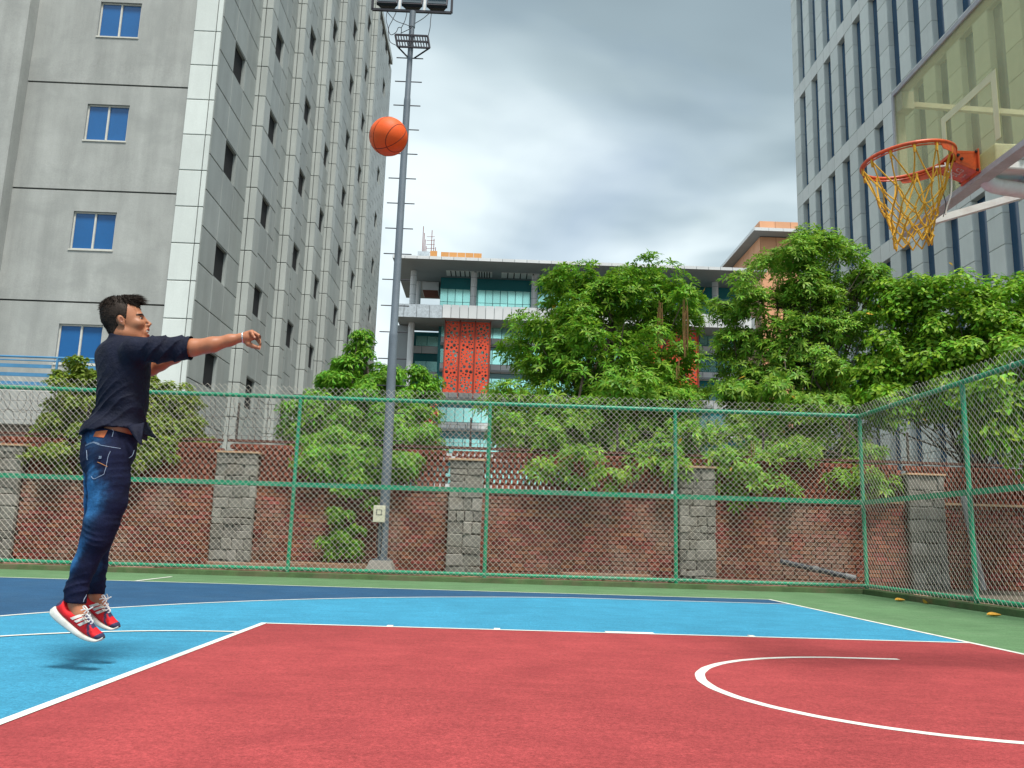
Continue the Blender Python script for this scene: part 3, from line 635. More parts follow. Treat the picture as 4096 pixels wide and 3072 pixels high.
for z in np.arange(35.5, 41, .55): sf.tube([(-13.6, 104, z), (-12.3 - (z - 35) * .04, 104, z + .05)], .03, 4)
GB(sf, 'scaffold', m_redf)
# ================================================================== peach tower
ob = empty('peach_tower', (36, 112, 0), 'peach clad tower with grey overhanging roof beside the ribbed tower', 'building')
def OB(mb, name, mat): 
    o = mb.build(name, mat, ob); o.data.transform(Matrix.Translation((-36, -112, 0))); return o
OB(MB().box(32.75, 60, 107.25, 150, 0, 43.55), 'tower_core', m_joint)
OB(MB().box(31.2, 62, 105, 152, 43.57, 43.95), 'roof_overhang', m_sof)
for i in range(10): OB(MB().box(31.2 + i * 2 + .02, 31.2 + (i + 1) * 2 - .02, 104.95, 104.995, 43.55, 44.0), 'fascia_panel', m_alu)
OB(MB().box(31.14, 31.195, 105, 152, 43.55, 44.0), 'side_fascia', m_alu)
for i in range(9): OB(MB().box(32.6 + i * 2.2 + .03, 32.6 + (i + 1) * 2.2 - .03, 107, 107.2, 43.96, 45.75), 'parapet_panel', m_orp)
OB(MB().box(32.6, 32.8, 107.25, 150, 43.96, 45.75), 'side_parapet', m_orp)
opan = chamfer_box(m_orp, 'peach_panel', 0.01); ol = []
for i in range(8):
    for r in range(19): ol.append(((32.75 + 2.2 * i + 1.1 - 36, 107.2 - 112, 43.5 - 2.1 * r - 1.05), (2.14, .1, 2.04), 0.0))
for i in range(16):
    for r in range(19): ol.append(((32.70 - 36, 107.2 + 2.6 * i + 1.3 - 112, 43.5 - 2.1 * r - 1.05), (2.54, .1, 2.04), -math.pi / 2))
pieces(ob, 'peach_panel', opan, ol, 300, 'peach_panel_rows')
# ================================================================== tower with vertical slots on the right
m_rt = M('grey_granite_panel', (0.66, 0.71, 0.69), 0.5, 0.06, 0.8, 0.05, 30, isl=0.07, spec=0.3, streak=0.06)
m_rtb = M('granite_band_panel', (0.68, 0.71, 0.69), 0.5, 0.06, 0.8, isl=0.05)
m_bwin = M('deep_blue_window', (0.012, 0.065, 0.145), 0.12, 0.15, 0.6, spec=0.5); m_bwin2 = M('blue_window_reflection', (0.08, 0.30, 0.50), 0.15, 0.1, 0.6, spec=0.5)
rt = empty('ribbed_tower', (25, 38, 0), 'pale granite tower with tall dark window slots on the right', 'building')
def RT(mb, name, mat, parent=None):
    o = mb.build(name, mat, parent or rt); o.data.transform(Matrix.Translation((-25, -38, 0))); return o
RT(MB().box(19.16, 45, 16, 56.1, 0, 53.5), 'tower_core', m_joint)
rp = chamfer_box(m_rt, 'pier_panel', 0.01); rbp = chamfer_box(m_rtb, 'band_panel', 0.01); pl = []; bl = []
bz = [17.5 + 8.65 * i for i in range(-2, 5)]; P0 = 53.57; PITCH = 2.37; SW = 1.15; ns = 17
def rside(lst, y0, y1, z0, z1, d=.34, g=.022): lst.append(((18.8 + d / 2 - 25, (y0 + y1) / 2 - 38, (z0 + z1) / 2), (y1 - y0 - g, d, z1 - z0 - g), -math.pi / 2))
for bi, z in enumerate(bz):
    for i in range(-1, ns):
        ys = P0 - PITCH * i
        if ys + SW < 56.3: rside(bl, ys, ys + SW, z, z + 1.1)
        rside(bl, ys + SW, min(ys + PITCH, 56.15), z, z + 1.1) if ys + SW < 56.1 else None
    za, zb = z + 1.1, z + 8.65
    for i in range(-1, ns):
        ys = P0 - PITCH * i; y0, y1 = ys + SW, min(ys + PITCH, 56.15)
        if y1 - y0 > 0.1:
            for r in range(5): rside(pl, y0, y1, za + (zb - za) * r / 5, za + (zb - za) * (r + 1) / 5)
    for i in range(ns):
        ys = P0 - PITCH * i
        wv = RT(MB().box(19.125, 19.15, ys + .26, ys + SW, za, zb), 'slot_window', m_bwin); RT(MB().box(19.10, 19.155, ys + .02, ys + .24, za, zb), 'reflection_strip', m_bwin2, wv)  # lighter blue strip paints the lit reflection on each slot's glass
pieces(rt, 'pier_panel', rp, pl, 300, 'pier_panel_rows'); pieces(rt, 'band_panel', rbp, bl, 300, 'band_panel_rows')
# ================================================================== trees and shrubs
m_bark = M('tree_bark', (0.085, 0.065, 0.05), 0.9, 0.3, 6.0, 0.2, 40, 0.6, 30)
def leafmat(name, col, isl=0.38, hue=0.03, tr=0.36): return M(name, col, 0.5, 0.22, 1.6, isl=isl, hue=hue, spec=0.28, trans=tr)
m_lA = leafmat('olive_leaf', (0.19, 0.27, 0.032)); m_lB = leafmat('fresh_leaf', (0.17, 0.38, 0.03)); m_lC = leafmat('deep_green_leaf', (0.165, 0.335, 0.026)); m_lD = leafmat('mid_green_leaf', (0.185, 0.35, 0.034)); m_lE = leafmat('broad_green_leaf', (0.20, 0.385, 0.026))
m_straw = M('dry_aerial_root', (0.22, 0.12, 0.05), 0.9, 0.3, 8.0, isl=0.3)
def lumps(blobs, per, size, rg):
    """secondary lumps on the surface of the main masses, then points on the lumps"""
    C = []; R = []
    for (x, y, z, a, b, c) in blobs:
        n = max(4, int(per * (a * b + b * c + a * c)))
        d = rg.normal(size=(n, 3)); d /= np.linalg.norm(d, axis=1, keepdims=True)
        f = rg.uniform(0.45, 0.95, (n, 1)); C.append(np.array([x, y, z]) + d * np.array([a, b, c]) * f); R.append(rg.uniform(size * .7, size * 1.35, n))
    return np.concatenate(C), np.concatenate(R)
def crown_points(blobs, n, per, size, rg, up=0.45):
    C, R = lumps(blobs, per, size, rg)
    i = rg.choice(len(C), n, p=(R ** 2) / (R ** 2).sum())
    d = rg.normal(size=(n, 3)); d /= np.linalg.norm(d, axis=1, keepdims=True); flip = (d[:, 2] < -0.25) & (rg.random(n) < .75); d[flip, 2] *= -1
    P = C[i] + d * (R[i] * rg.uniform(.55, 1.05, n))[:, None] * np.array([1, 1, .8])
    ctr = np.mean([b[:3] for b in blobs], 0); O = P - ctr; O /= np.linalg.norm(O, axis=1, keepdims=True) + 1e-6
    A = d * .8 + O * .35 + np.array([0, 0, up]) + rg.normal(size=(n, 3)) * .25
    return P, A / np.linalg.norm(A, axis=1, keepdims=True)
def frames(A, rg):
    r = rg.normal(size=A.shape); U = np.cross(A, r); U /= np.linalg.norm(U, axis=1, keepdims=True); return U, np.cross(A, U)
def whorls(P, A, rg, L=.17, W=.05, k=7):
    n = len(P); U, Vv = frames(A, rg); Vs = []; Fs = []; o = 0
    sc_ = rg.uniform(.7, 1.2, n)[:, None]
    for j in range(k):
        th = 2 * math.pi * j / k + rg.uniform(-.3, .3, n); el = rg.uniform(.05, .65, n)
        D = (U * np.cos(th)[:, None] + Vv * np.sin(th)[:, None]) * np.cos(el)[:, None] + A * np.sin(el)[:, None]
        S = np.cross(D, A); S /= np.linalg.norm(S, axis=1, keepdims=True) + 1e-6
        l = L * sc_ * rg.uniform(.8, 1.15, n)[:, None]; w = W * sc_; dr = np.array([0, 0, -1.0]) * l * .22
        q = np.stack([P + D * l * .08 - S * w * .12, P + D * l * .08 + S * w * .12, P + D * l * .62 + S * w * .5, P + D * l * .62 - S * w * .5, P + D * l + dr + S * w * .16, P + D * l + dr - S * w * .16], 1)
        Vs.append(q.reshape(-1, 3)); b = np.arange(n)[:, None] * 6 + o
        Fs.append((b[:, :, None] + np.array([[0, 1, 2, 3], [3, 2, 4, 5]])[None]).reshape(-1, 4)); o += n * 6
    return np.concatenate(Vs), np.concatenate(Fs)
def leaves(P, A, rg, L=.11, W=.06, droop=.35):
    n = len(P); U, Vv = frames(A, rg); th = rg.uniform(0, 6.283, n)
    D = U * np.cos(th)[:, None] + Vv * np.sin(th)[:, None] + A * .35; D[:, 2] -= droop; D /= np.linalg.norm(D, axis=1, keepdims=True)
    S = np.cross(D, A); S /= np.linalg.norm(S, axis=1, keepdims=True) + 1e-6; Nn = np.cross(S, D)
    s_ = rg.uniform(.6, 1.25, n)[:, None]; l = L * s_; w = W * s_ * rg.uniform(.8, 1.2, n)[:, None]
    mid = P + D * l * .45 - Nn * w * .16
    q = np.stack([P, P + D * l * .42 + S * w * .5, P + D * l - np.array([0, 0, 1.0]) * l * .12, mid, P + D * l * .42 - S * w * .5], 1)
    b = np.arange(n)[:, None, None] * 5
    return q.reshape(-1, 3), (b + np.array([[0, 1, 2, 3], [0, 3, 2, 4]])[None]).reshape(-1, 4)
def branches(mb, base, top, blobs, n, rg, r0):
    base = Vector(base); top = Vector(top)
    mid = base.lerp(top, .5) + Vector((rg.uniform(-.12, .12), rg.uniform(-.12, .12), 0))
    trunk = sm([base, base.lerp(mid, .5), mid, top], 5); mb.tube(trunk, [r0 * (1 - .6 * i / (len(trunk) - 1)) for i in range(len(trunk))], 9)
    for i in range(n):
        b = blobs[i % len(blobs)]; d = Vector(rg.normal(size=3)).normalized()
        tip = Vector((b[0] + d.x * b[3] * .8, b[1] + d.y * b[4] * .8, b[2] + d.z * b[5] * .75)); s0 = trunk[int(len(trunk) * rg.uniform(.35, .98))]
        m1 = s0.lerp(tip, .45) + Vector((rg.uniform(-.2, .2), rg.uniform(-.2, .2), rg.uniform(-.15, .3))); ra = r0 * rg.uniform(.16, .34)
        P = sm([s0, m1, tip], 5); mb.tube(P, [ra * (1 - .75 * k / (len(P) - 1)) for k in range(len(P))], 5)
        for j in range(2):
            q = P[rg.integers(3, 9)]; t2 = q + Vector((rg.uniform(-.5, .5), rg.uniform(-.5, .5), rg.uniform(0, .5))); mb.tube([q, q.lerp(t2, .5) + Vector((0, 0, .05)), t2], [ra * .4, ra * .3, ra * .12], 4)
def tree(name, label, cat, base, top, blobs, kind, n, per, size, mat, seed, r0=.12, nb=26, L=.17, W=.05, droop=.35, up=.45, group=None):
    rg = np.random.default_rng(seed); e = empty(name, (base[0], base[1], 0), label, cat, group)
    lb_ = [(b[0] - base[0], b[1] - base[1], b[2], b[3], b[4], b[5]) for b in blobs]
    mb = MB(); branches(mb, (0, 0, base[2]), (top[0] - base[0], top[1] - base[1], top[2]), lb_, nb, rg, r0); mb.build('trunk', m_bark, e, True)
    P, A = crown_points(lb_, n, per, size, rg, up)
    V, F = whorls(P, A, rg, L, W) if kind == 'whorl' else leaves(P, A, rg, L, W, droop)
    npmesh('crown', V, F, mat, e); return e
A_b = [(-12.2, 12.2, 3.0, .72, .8, .95), (-10.6, 12.2, 2.75, .95, 1.0, .98), (-11.35, 12.0, 2.3, 1.6, 1.15, .62), (-11.5, 12.2, 3.0, .95, .9, .85), (-12.3, 12.2, 3.8, .26, .3, .36), (-11.3, 11.6, 2.2, 1.4, .7, .5), (-11.35, 11.25, 1.98, 1.45, .5, .35), (-10.3, 11.6, 2.2, .9, .6, .5), (-11.35, 12.1, 2.75, 1.45, 1.1, .85), (-10.4, 12.1, 2.5, 1.0, 1.0, .8)]
tree('clipped_tree', 'dense olive green clipped tree in a rounded dome behind the wall', 'tree', (-11.1, 12.4, 0), (-11.1, 12.3, 3.2), A_b, 'leaf', 140000, 44, .15, m_lA, 1, .12, 26, .095, .048, .3)
B_b = [(-6.85, 13, 4.45, .30, .4, .62), (-6.95, 13, 3.9, .7, .7, .5), (-7.2, 13, 3.3, .85, .9, .75), (-6.2, 12.8, 3.45, .85, .9, .75), (-5.45, 12.9, 3.75, .32, .4, .60), (-5.6, 12.6, 2.95, .62, .8, .7), (-7.5, 12.7, 2.55, .62, .7, .55), (-6.4, 12.0, 2.45, 1.05, .9, .65), (-6.9, 11.4, 2.3, .9, .5, .5), (-5.7, 11.4, 2.4, .7, .5, .6), (-6.4, 11.2, 1.9, .7, .35, .35), (-6.95, 11.2, 2.0, .7, .4, .35), (-5.8, 11.3, 2.05, .6, .4, .4), (-7.75, 12.4, 3.0, .5, .6, .55), (-6.2, 12.0, 3.0, 1.0, .7, .6)]
tree('bushy_tree', 'bright green small-leaved tree behind the floodlight mast', 'tree', (-6.6, 12.75, 0), (-6.7, 12.9, 4.3), B_b, 'leaf', 82000, 24, .22, m_lB, 2, .09, 30, .115, .042, .75)
C_b = [(-2.1, 14, 6.05, 1.15, 1.4, .95), (-0.75, 14, 6.25, .95, 1.3, .85), (.05, 14, 5.85, .62, 1.1, .55), (-2.95, 13.8, 4.85, .80, 1.2, .85), (-3.3, 13.4, 3.35, .95, 1.1, .8), (-1.5, 13.6, 4.6, 1.5, 1.7, 1.2), (-.3, 13.4, 3.6, .85, 1.3, .80), (-1.9, 12.6, 2.7, 1.7, 1.3, .75), (.6, 12.3, 2.4, .95, 1.1, .6), (-.4, 11.6, 2.3, 1.1, .8, .55), (-3.0, 12.0, 2.7, 1.1, .9, .7), (-1.5, 12.4, 3.5, 1.5, 1.1, .7), (-2.4, 11.2, 1.95, .8, .45, .4), (.9, 11.3, 1.9, .8, .4, .35), (.25, 13.3, 4.6, .4, .5, .35)]
C_ = tree('whorl_leaved_tree', 'big dark green tree with whorled leaves in the middle, behind the fence', 'tree', (-1.4, 14.0, 0), (-1.3, 14.0, 5.8), C_b, 'whorl', 10500, 9, .36, m_lC, 3, .17, 40, .155, .043, .35, .55)
D_b = [(3.35, 13.5, 7.25, .70, .8, .55), (2.5, 13.5, 6.7, .85, 1.0, .62), (1.35, 13.3, 6.05, .75, .9, .5), (1.6, 13.4, 4.7, .75, 1.0, .85), (2.6, 13.2, 5.25, .75, .8, .40), (3.9, 13.4, 6.5, .70, .8, .45), (4.45, 13.4, 6.9, .40, .5, .35), (2.3, 13.0, 3.4, 1.4, 1.0, .85), (3.1, 12.6, 2.6, 1.2, 1.0, .65), (1.7, 12.0, 2.3, .9, .8, .5), (2.6, 12.9, 4.4, 1.3, 1.0, .6), (1.6, 12.6, 3.6, 1.0, .9, .7), (3.0, 11.4, 2.0, .8, .5, .4), (2.9, 13.3, 6.2, .9, .9, .5), (3.7, 13.2, 5.4, .8, .8, .5)]
tree('whorl_leaved_tree', 'taller open-branched tree with whorled leaves standing below the hoop net', 'tree', (2.4, 13.4, 0), (2.7, 13.4, 6.4), D_b, 'whorl', 8200, 9, .33, m_lD, 4, .15, 46, .145, .040, .35, .5)
E_b = [(5.4, 12.5, 5.95, 1.1, 1.1, .72), (6.9, 12.3, 5.75, 1.0, 1.1, .78), (4.75, 12.4, 5.25, .65, .8, .62), (6.2, 12, 4.9, 1.35, 1.2, .75), (5.05, 12.2, 4.35, .8, .9, .55), (7.2, 11.8, 4.5, 1.1, 1.1, .85), (7.9, 12.3, 5.6, 1.0, 1.0, .85), (4.2, 12.6, 3.6, 1.0, .9, .6), (6.9, 11.6, 3.4, .9, .9, .75), (4.1, 12.5, 4.6, .7, .8, .5), (5.8, 12.0, 3.7, 1.2, 1.0, .6), (3.9, 12.9, 4.1, .9, .8, .6), (4.6, 12.7, 6.0, .6, .7, .45)]
tree('broad_leaved_tree', 'light green broad-leaved tree on the right under the backboard', 'tree', (6.0, 12.5, 0), (6.1, 12.4, 5.2), E_b, 'leaf', 52000, 15, .29, m_lE, 5, .13, 36, .125, .072, .45)
F_b = [(4.6, 9.5, 3.1, .75, .8, .75), (5.3, 9.2, 3.7, .85, .9, .7), (4.9, 9.0, 2.4, .6, .7, .55), (6.1, 9.6, 4.3, 1.0, .9, .7)]
tree('broad_leaved_shrub', 'light green broad-leaved shrub seen through the baseline fence', 'shrub', (5.0, 9.3, 0), (5.1, 9.3, 3.6), F_b, 'leaf', 6500, 13, .28, m_lE, 6, .06, 20, .15, .085, .45)
G_b = [(-6.55, 10.85, .72, .36, .2, .40), (-6.75, 10.85, 1.02, .22, .15, .22), (-6.3, 10.9, 1.32, .30, .16, .24), (-6.5, 10.85, .40, .22, .16, .2), (-6.62, 10.9, 1.58, .40, .2, .28), (-6.7, 10.85, .62, .3, .2, .3)]
tree('wall_shrub', 'small leafy shrub at the foot of the brick wall beside the mast', 'shrub', (-6.5, 10.9, 0), (-6.45, 10.88, 1.2), G_b, 'leaf', 3800, 30, .12, m_lB, 7, .02, 16, .085, .036, .5)
m_ylw = M('yellowing_leaf', (0.62, 0.36, 0.04), 0.6, 0.2, isl=0.2, trans=0.3)
for nm, bl_, n, sd in (('whorl_leaved_tree.001', D_b, 26, 51), ('whorl_leaved_tree', C_b, 12, 52), ('broad_leaved_tree', E_b, 22, 53)):
    rg = np.random.default_rng(sd); e = bpy.data.objects[nm]; P, A = crown_points(bl_, n, 7, .4, rg); V, F = leaves(P - np.array([e.location.x, e.location.y, 0]), A, rg, .17, .07, .5); npmesh('yellow_leaves', V, F, m_ylw, e, kind='stuff')
# dry aerial roots hanging from the big tree
random.seed(21)
for (x, y, z0, z1, n) in ((-.55, 12.45, 5.55, 4.75, 9), (-.02, 12.45, 5.6, 4.5, 16), (-.2, 12.4, 4.35, 4.0, 8), (-1.62, 12.2, 3.75, 3.0, 18), (-1.12, 12.2, 3.85, 3.2, 15), (.95, 11.3, 2.6, 2.0, 6)):
    mb = MB()
    for i in range(n):
        a = random.uniform(-.055, .055); b = random.uniform(-.04, .04); zz = z1 + random.uniform(0, .35)
        mb.tube([(x + a + 1.4, y - 14 + b, z0 + random.uniform(-.1, .2)), (x + a * 1.2 + random.uniform(-.02, .02) + 1.4, y - 14 + b, (z0 + zz) / 2), (x + a * .9 + 1.4, y - 14 + b, zz)], .006, 4)
    mb.build('aerial_root', m_straw, C_, kind='stuff')
# coral flowers (bougainvillea) low in the trees
m_fl = M('coral_petal', (0.62, 0.09, 0.06), 0.6, 0.1, isl=0.2, trans=0.3)
for (bl_, n, par, sd) in (([(-3.55, 12.5, 2.42, .42, .3, .16), (-3.0, 12.4, 2.45, .25, .2, .12)], 420, None, 3), ([(-5.2, 12.2, 3.1, .25, .2, .28), (-5.4, 12.3, 2.7, .3, .2, .25)], 90, None, 4)):
    rg = np.random.default_rng(sd); P, A = crown_points(bl_, n, 40, .1, rg); c0 = np.array([bl_[0][0], bl_[0][1], 0]); V, F = leaves(P - c0, A, rg, .07, .06, .1)
    fb = empty('flower_spray', tuple(c0), 'coral red flowers low under the big whorl-leaved tree' if sd == 3 else 'few coral red blossoms among the leaves right of the mast', 'flowers'); npmesh('blossoms', V, F, m_fl, fb)
    MB().tube([(0, .1, 0.0), (.05, .1, 1.2), (0, 0, bl_[0][2])], .012, 5).build('stem', m_bark, fb)
# fallen yellow leaves on the court
m_yl = M('yellow_leaf', (0.62, 0.33, 0.04), 0.7, 0.2, 30.0, isl=0.2)
for i, (x, y, a, lbl) in enumerate(((2.04, 7.9, .3, 'yellow fallen leaf nearest the fence corner'), (2.22, 7.55, 1.4, 'curled yellow fallen leaf standing on edge near the kerb'), (1.95, 5.42, .1, 'yellow fallen leaf lying flat at the picture edge'))):
    v = []; f = []
    for k in range(7):
        t = k / 6; w = .045 * math.sin(math.pi * min(.98, t * .9 + .06)) + .002
        v += [(-.09 + .18 * t, -w, .006 + .03 * (t - .5) ** 2 * 2 + w * .5), (-.09 + .18 * t, 0, .004 + .03 * (t - .5) ** 2 * 2), (-.09 + .18 * t, w, .006 + .03 * (t - .5) ** 2 * 2 + w * .9)]
    for k in range(6): f += [(3 * k, 3 * k + 1, 3 * k + 4, 3 * k + 3), (3 * k + 1, 3 * k + 2, 3 * k + 5, 3 * k + 4)]
    o = MB().add(v, f).build('fallen_leaf', m_yl, None, True, label=lbl, category='leaf', group='fallen leaves on the court'); o.location = (x, y, .004); o.rotation_euler = (.5 if i == 1 else .05, 0, a)
# ================================================================== basketball hoop
def poly_mat():
    m = bpy.data.materials.new('tinted_polycarbonate'); m.use_nodes = True; t = m.node_tree; L = t.links; b = t.nodes['Principled BSDF']
    b.inputs['Base Color'].default_value = (0.60, 0.60, 0.38, 1); b.inputs['Roughness'].default_value = 0.25
    geo = N(t, 'ShaderNodeNewGeometry'); n = N(t, 'ShaderNodeTexNoise', inp={'Scale': 3.0, 'Detail': 5.0}); L.new(geo.outputs['Position'], n.inputs['Vector'])
    fr = ramp(t, n.outputs['Fac'], [(0.3, 0.24), (0.75, 0.40)])
    tr = N(t, 'ShaderNodeBsdfTransparent', inp={'Color': (0.93, 0.93, 0.74, 1)}); ms = N(t, 'ShaderNodeMixShader'); L.new(fr.outputs[0], ms.inputs[0]); L.new(tr.outputs[0], ms.inputs[1]); L.new(b.outputs[0], ms.inputs[2])
    L.new(ms.outputs[0], t.nodes['Material Output'].inputs[0]); return m
m_board = poly_mat(); m_galv = M('hoop_grey_paint', (0.40, 0.40, 0.41), 0.5, 0.15, 3.0, 0.1, 60, spec=0.4, dirt=(0.25, 0.22, 0.20), dirt_scale=3.0, dirt_amt=0.4)
m_hw = M('hoop_white_paint', (0.66, 0.66, 0.65), 0.5, 0.1, 3.0, dirt=(0.40, 0.30, 0.28), dirt_scale=3.0, dirt_amt=0.6)
m_rim = M('rim_orange_enamel', (0.62, 0.085, 0.018), 0.42, 0.14, 8.0, 0.08, 60, 0.1, 60, spec=0.45, dirt=(0.22, 0.04, 0.02), dirt_scale=9.0, dirt_amt=0.7)
m_net = M('yellow_net_rope', (0.60, 0.33, 0.03), 0.8, 0.18, 30.0, 0.2, 300, 0.5, 400)
m_str = M('white_string', (0.62, 0.58, 0.54), 0.8, 0.15, 20.0); m_lin = M('board_yellow_line', (0.62, 0.60, 0.38), 0.6, 0.1)
hp = empty('basketball_hoop', (1.7, 0, 0), 'basketball hoop with tinted clear backboard, orange rim and yellow net', 'basketball hoop')
def HP(mb, name, mat, parent=None, **k):
    o = mb.build(name, mat, parent or hp, **k); o.data.transform(Matrix.Translation((-1.7, 0, 0))); return o
bd = HP(MB().box(-1.20, -1.185, -.88, .88, 2.915, 3.935), 'backboard', m_board)
fr = MB(); 
for (y0, y1, z0, z1) in ((-.90, .90, 2.88, 2.915), (-.90, .90, 3.935, 3.965), (-.905, -.88, 2.915, 3.935), (.88, .905, 2.915, 3.935)): fr.box(-1.212, -1.13, y0, y1, z0, z1)
HP(fr, 'board_frame', m_galv, bd)
for (y0, y1, z0, z1) in ((-.295, -.245, 3.03, 3.45), (.245, .295, 3.03, 3.45), (-.245, .245, 3.40, 3.45)): HP(MB().box(-1.204, -1.2015, y0, y1, z0, z1), 'target_line', m_lin, bd)
for (y0, y1) in ((.86, .905), (-.905, -.86)):
    HP(MB().box(-1.19, -1.10, y0 - .06, y1, 3.80, 3.93), 'corner_gusset', m_galv, bd)
HP(MB().bar((-1.10, .86, 3.86), (.9, .12, 3.35), .035, .035), 'strut', m_hw); HP(MB().bar((-1.10, -.86, 3.86), (.9, -.12, 3.35), .035, .035), 'strut', m_hw)
HP(MB().bar((-1.12, .62, 2.89), (.6, .14, 3.36), .04, .045), 'strut', m_hw); HP(MB().bar((-1.12, -.62, 2.89), (.6, -.14, 3.36), .04, .045), 'strut', m_hw)
# arm and gusset plate behind the rim
HP(MB().box(-1.125, -.80, -.11, .11, 2.93, 3.09), 'mount_plate', m_hw, bevel=.01)
arm = MB(); arm.add([(-.9, -.09, 2.88), (1.6, -.09, 2.45), (1.6, .09, 2.45), (-.9, .09, 2.88), (-.9, -.09, 3.06), (1.6, -.09, 2.85), (1.6, .09, 2.85), (-.9, .09, 3.06)], [(0, 3, 2, 1), (4, 5, 6, 7), (0, 1, 5, 4), (1, 2, 6, 5), (2, 3, 7, 6), (3, 0, 4, 7)])
HP(arm, 'arm', m_hw, bevel=.01)
HP(MB().tube(sm([(-1.13, 0, 2.94), (-1.10, 0, 2.885), (-1.0, 0, 2.86), (-.6, 0, 2.82)]), .045, 12), 'lower_brace', m_hw, smooth=True)
for (y, z) in ((-.125, 3.03), (.125, 3.03)): HP(MB().tube([(-.96, y * .85, z), (-.96, y * 1.15, z)], .016, 6), 'bolt', m_galv)
HP(MB().box(-1.05, -.88, -.116, -.1115, 2.99, 3.0), 'weld_strip', m_galv)
HP(MB().box(1.55, 1.85, -.12, .12, 0.02, 3.1), 'pole', m_hw, bevel=.015); HP(MB().box(1.35, 2.05, -.35, .35, 0.0, .03), 'base_plate', m_galv)
# rim
RCx, RCz, RR, TL = -1.59, 3.01, .255, .10
def rp_(a, r=RR, dz=0.0): return (RCx + r * math.cos(a), r * math.sin(a), RCz + TL * r * math.cos(a) + dz)
rim = HP(MB().tube([rp_(a) for a in np.linspace(0, 2 * math.pi, 73)], .0105, 10, False), 'rim', m_rim, smooth=True)
HP(MB().tube([rp_(a, RR - .004, -.019) for a in np.linspace(.25, 2 * math.pi - .25, 61)], .0042, 6), 'net_rail', m_rim, rim)
for sg in (1, -1):                                     # skirt plates beside the bracket
    v = []; f = []; n = 16
    for i in range(n + 1):
        a = sg * (.18 + 1.12 * i / n); h = .060 * (1 - .35 * i / n) * min(1, (n - i) * .8 + .15)
        v += [rp_(a, RR + .004, -.006), rp_(a, RR + .002, -.006 - h), rp_(a, RR - .002, -.006 - h), rp_(a, RR, -.006)]
    for i in range(n):
        for k in range(4): f.append((4 * i + k, 4 * i + (k + 1) % 4, 4 * i + 4 + (k + 1) % 4, 4 * i + 4 + k))
    HP(MB().add(v, f), 'rim_skirt', m_rim, rim)
for i in range(12):
    a = .40 + i * (2 * math.pi - .8) / 11; HP(MB().tube([rp_(a - .045, RR - .002, -.010), rp_(a - .03, RR - .004, -.024), rp_(a + .03, RR - .004, -.024), rp_(a + .045, RR - .002, -.010)], .0035, 5), 'net_hook', m_rim, rim)
bk = MB(); bk.box(-1.36, -1.212, -.085, .085, 3.025, 3.045)
for y in (-.085, .079): bk.add([(-1.212, y, 2.915), (-1.212, y, 3.0245), (-1.362, y, 3.0245), (-1.362, y, 2.972), (-1.212, y + .006, 2.915), (-1.212, y + .006, 3.0245), (-1.362, y + .006, 3.0245), (-1.362, y + .006, 2.972)], [(0, 1, 2, 3), (7, 6, 5, 4), (0, 4, 5, 1), (1, 5, 6, 2), (2, 6, 7, 3), (3, 7, 4, 0)])
bk.add([(-1.214, -.078, 2.917), (-1.360, -.078, 2.974), (-1.360, .078, 2.974), (-1.214, .078, 2.917), (-1.214, -.078, 2.925), (-1.360, -.078, 2.982), (-1.360, .078, 2.982), (-1.214, .078, 2.925)], [(3, 2, 1, 0), (4, 5, 6, 7), (0, 1, 5, 4), (1, 2, 6, 5), (2, 3, 7, 6), (3, 0, 4, 7)])
bk.box(-1.222, -1.2125, -.10, .10, 2.905, 3.055)
br = HP(bk, 'rim_bracket', m_rim, bevel=.002)
for (y, z) in ((-.0925, 3.04), (-.0925, 2.925), (.0925, 3.04), (.0925, 2.925)): HP(MB().tube([(-1.224, y, z), (-1.232, y, z)], .008, 6), 'bolt', m_dark, br)
for (x, z) in ((-1.335, 3.012), (-1.315, 2.99)): HP(MB().tube([(x, -.086, z), (x, -.096, z)], .009, 6), 'bolt', m_dark, br)
m_pr = M('white_print', (0.62, 0.50, 0.44), 0.7, 0.25, 60.0)
def lettering(txt, size, parent, mat, mtx, name='lettering', ext=.0006):
    cu = bpy.data.curves.new(name, 'FONT'); cu.body = txt; cu.size = size; cu.extrude = ext; cu.align_x = 'CENTER'; cu.align_y = 'CENTER'
    tmp = bpy.data.objects.new('t', cu); COL.objects.link(tmp); bpy.context.view_layer.update(); dg = bpy.context.evaluated_depsgraph_get()
    me = bpy.data.meshes.new_from_object(tmp.evaluated_get(dg)); bpy.data.objects.remove(tmp); me.materials.clear(); me.materials.append(mat); me.transform(mtx)
    o = bpy.data.objects.new(name, me); COL.objects.link(o); o.parent = parent; return o
# letters on the sloping underside of the bracket: read along -Y, upright towards the rim
_n = Vector((-.057, 0, -.146)).normalized(); _rt = Vector((0, -1, 0)); _up = _n.cross(_rt)
for (t_, s_, px, py) in (('SLG', .058, -1.292, 0.0), ('I sport', .018, -1.252, .01)):
    mt = Matrix(((_rt.x, _up.x, _n.x), (_rt.y, _up.y, _n.y), (_rt.z, _up.z, _n.z))).to_4x4(); pz = 2.917 + (-1.214 - px) / .146 * .057
    mt.translation = Vector((px - 1.7, py, pz)) + _n * .0022; lettering(t_, s_, br, m_pr, mt)
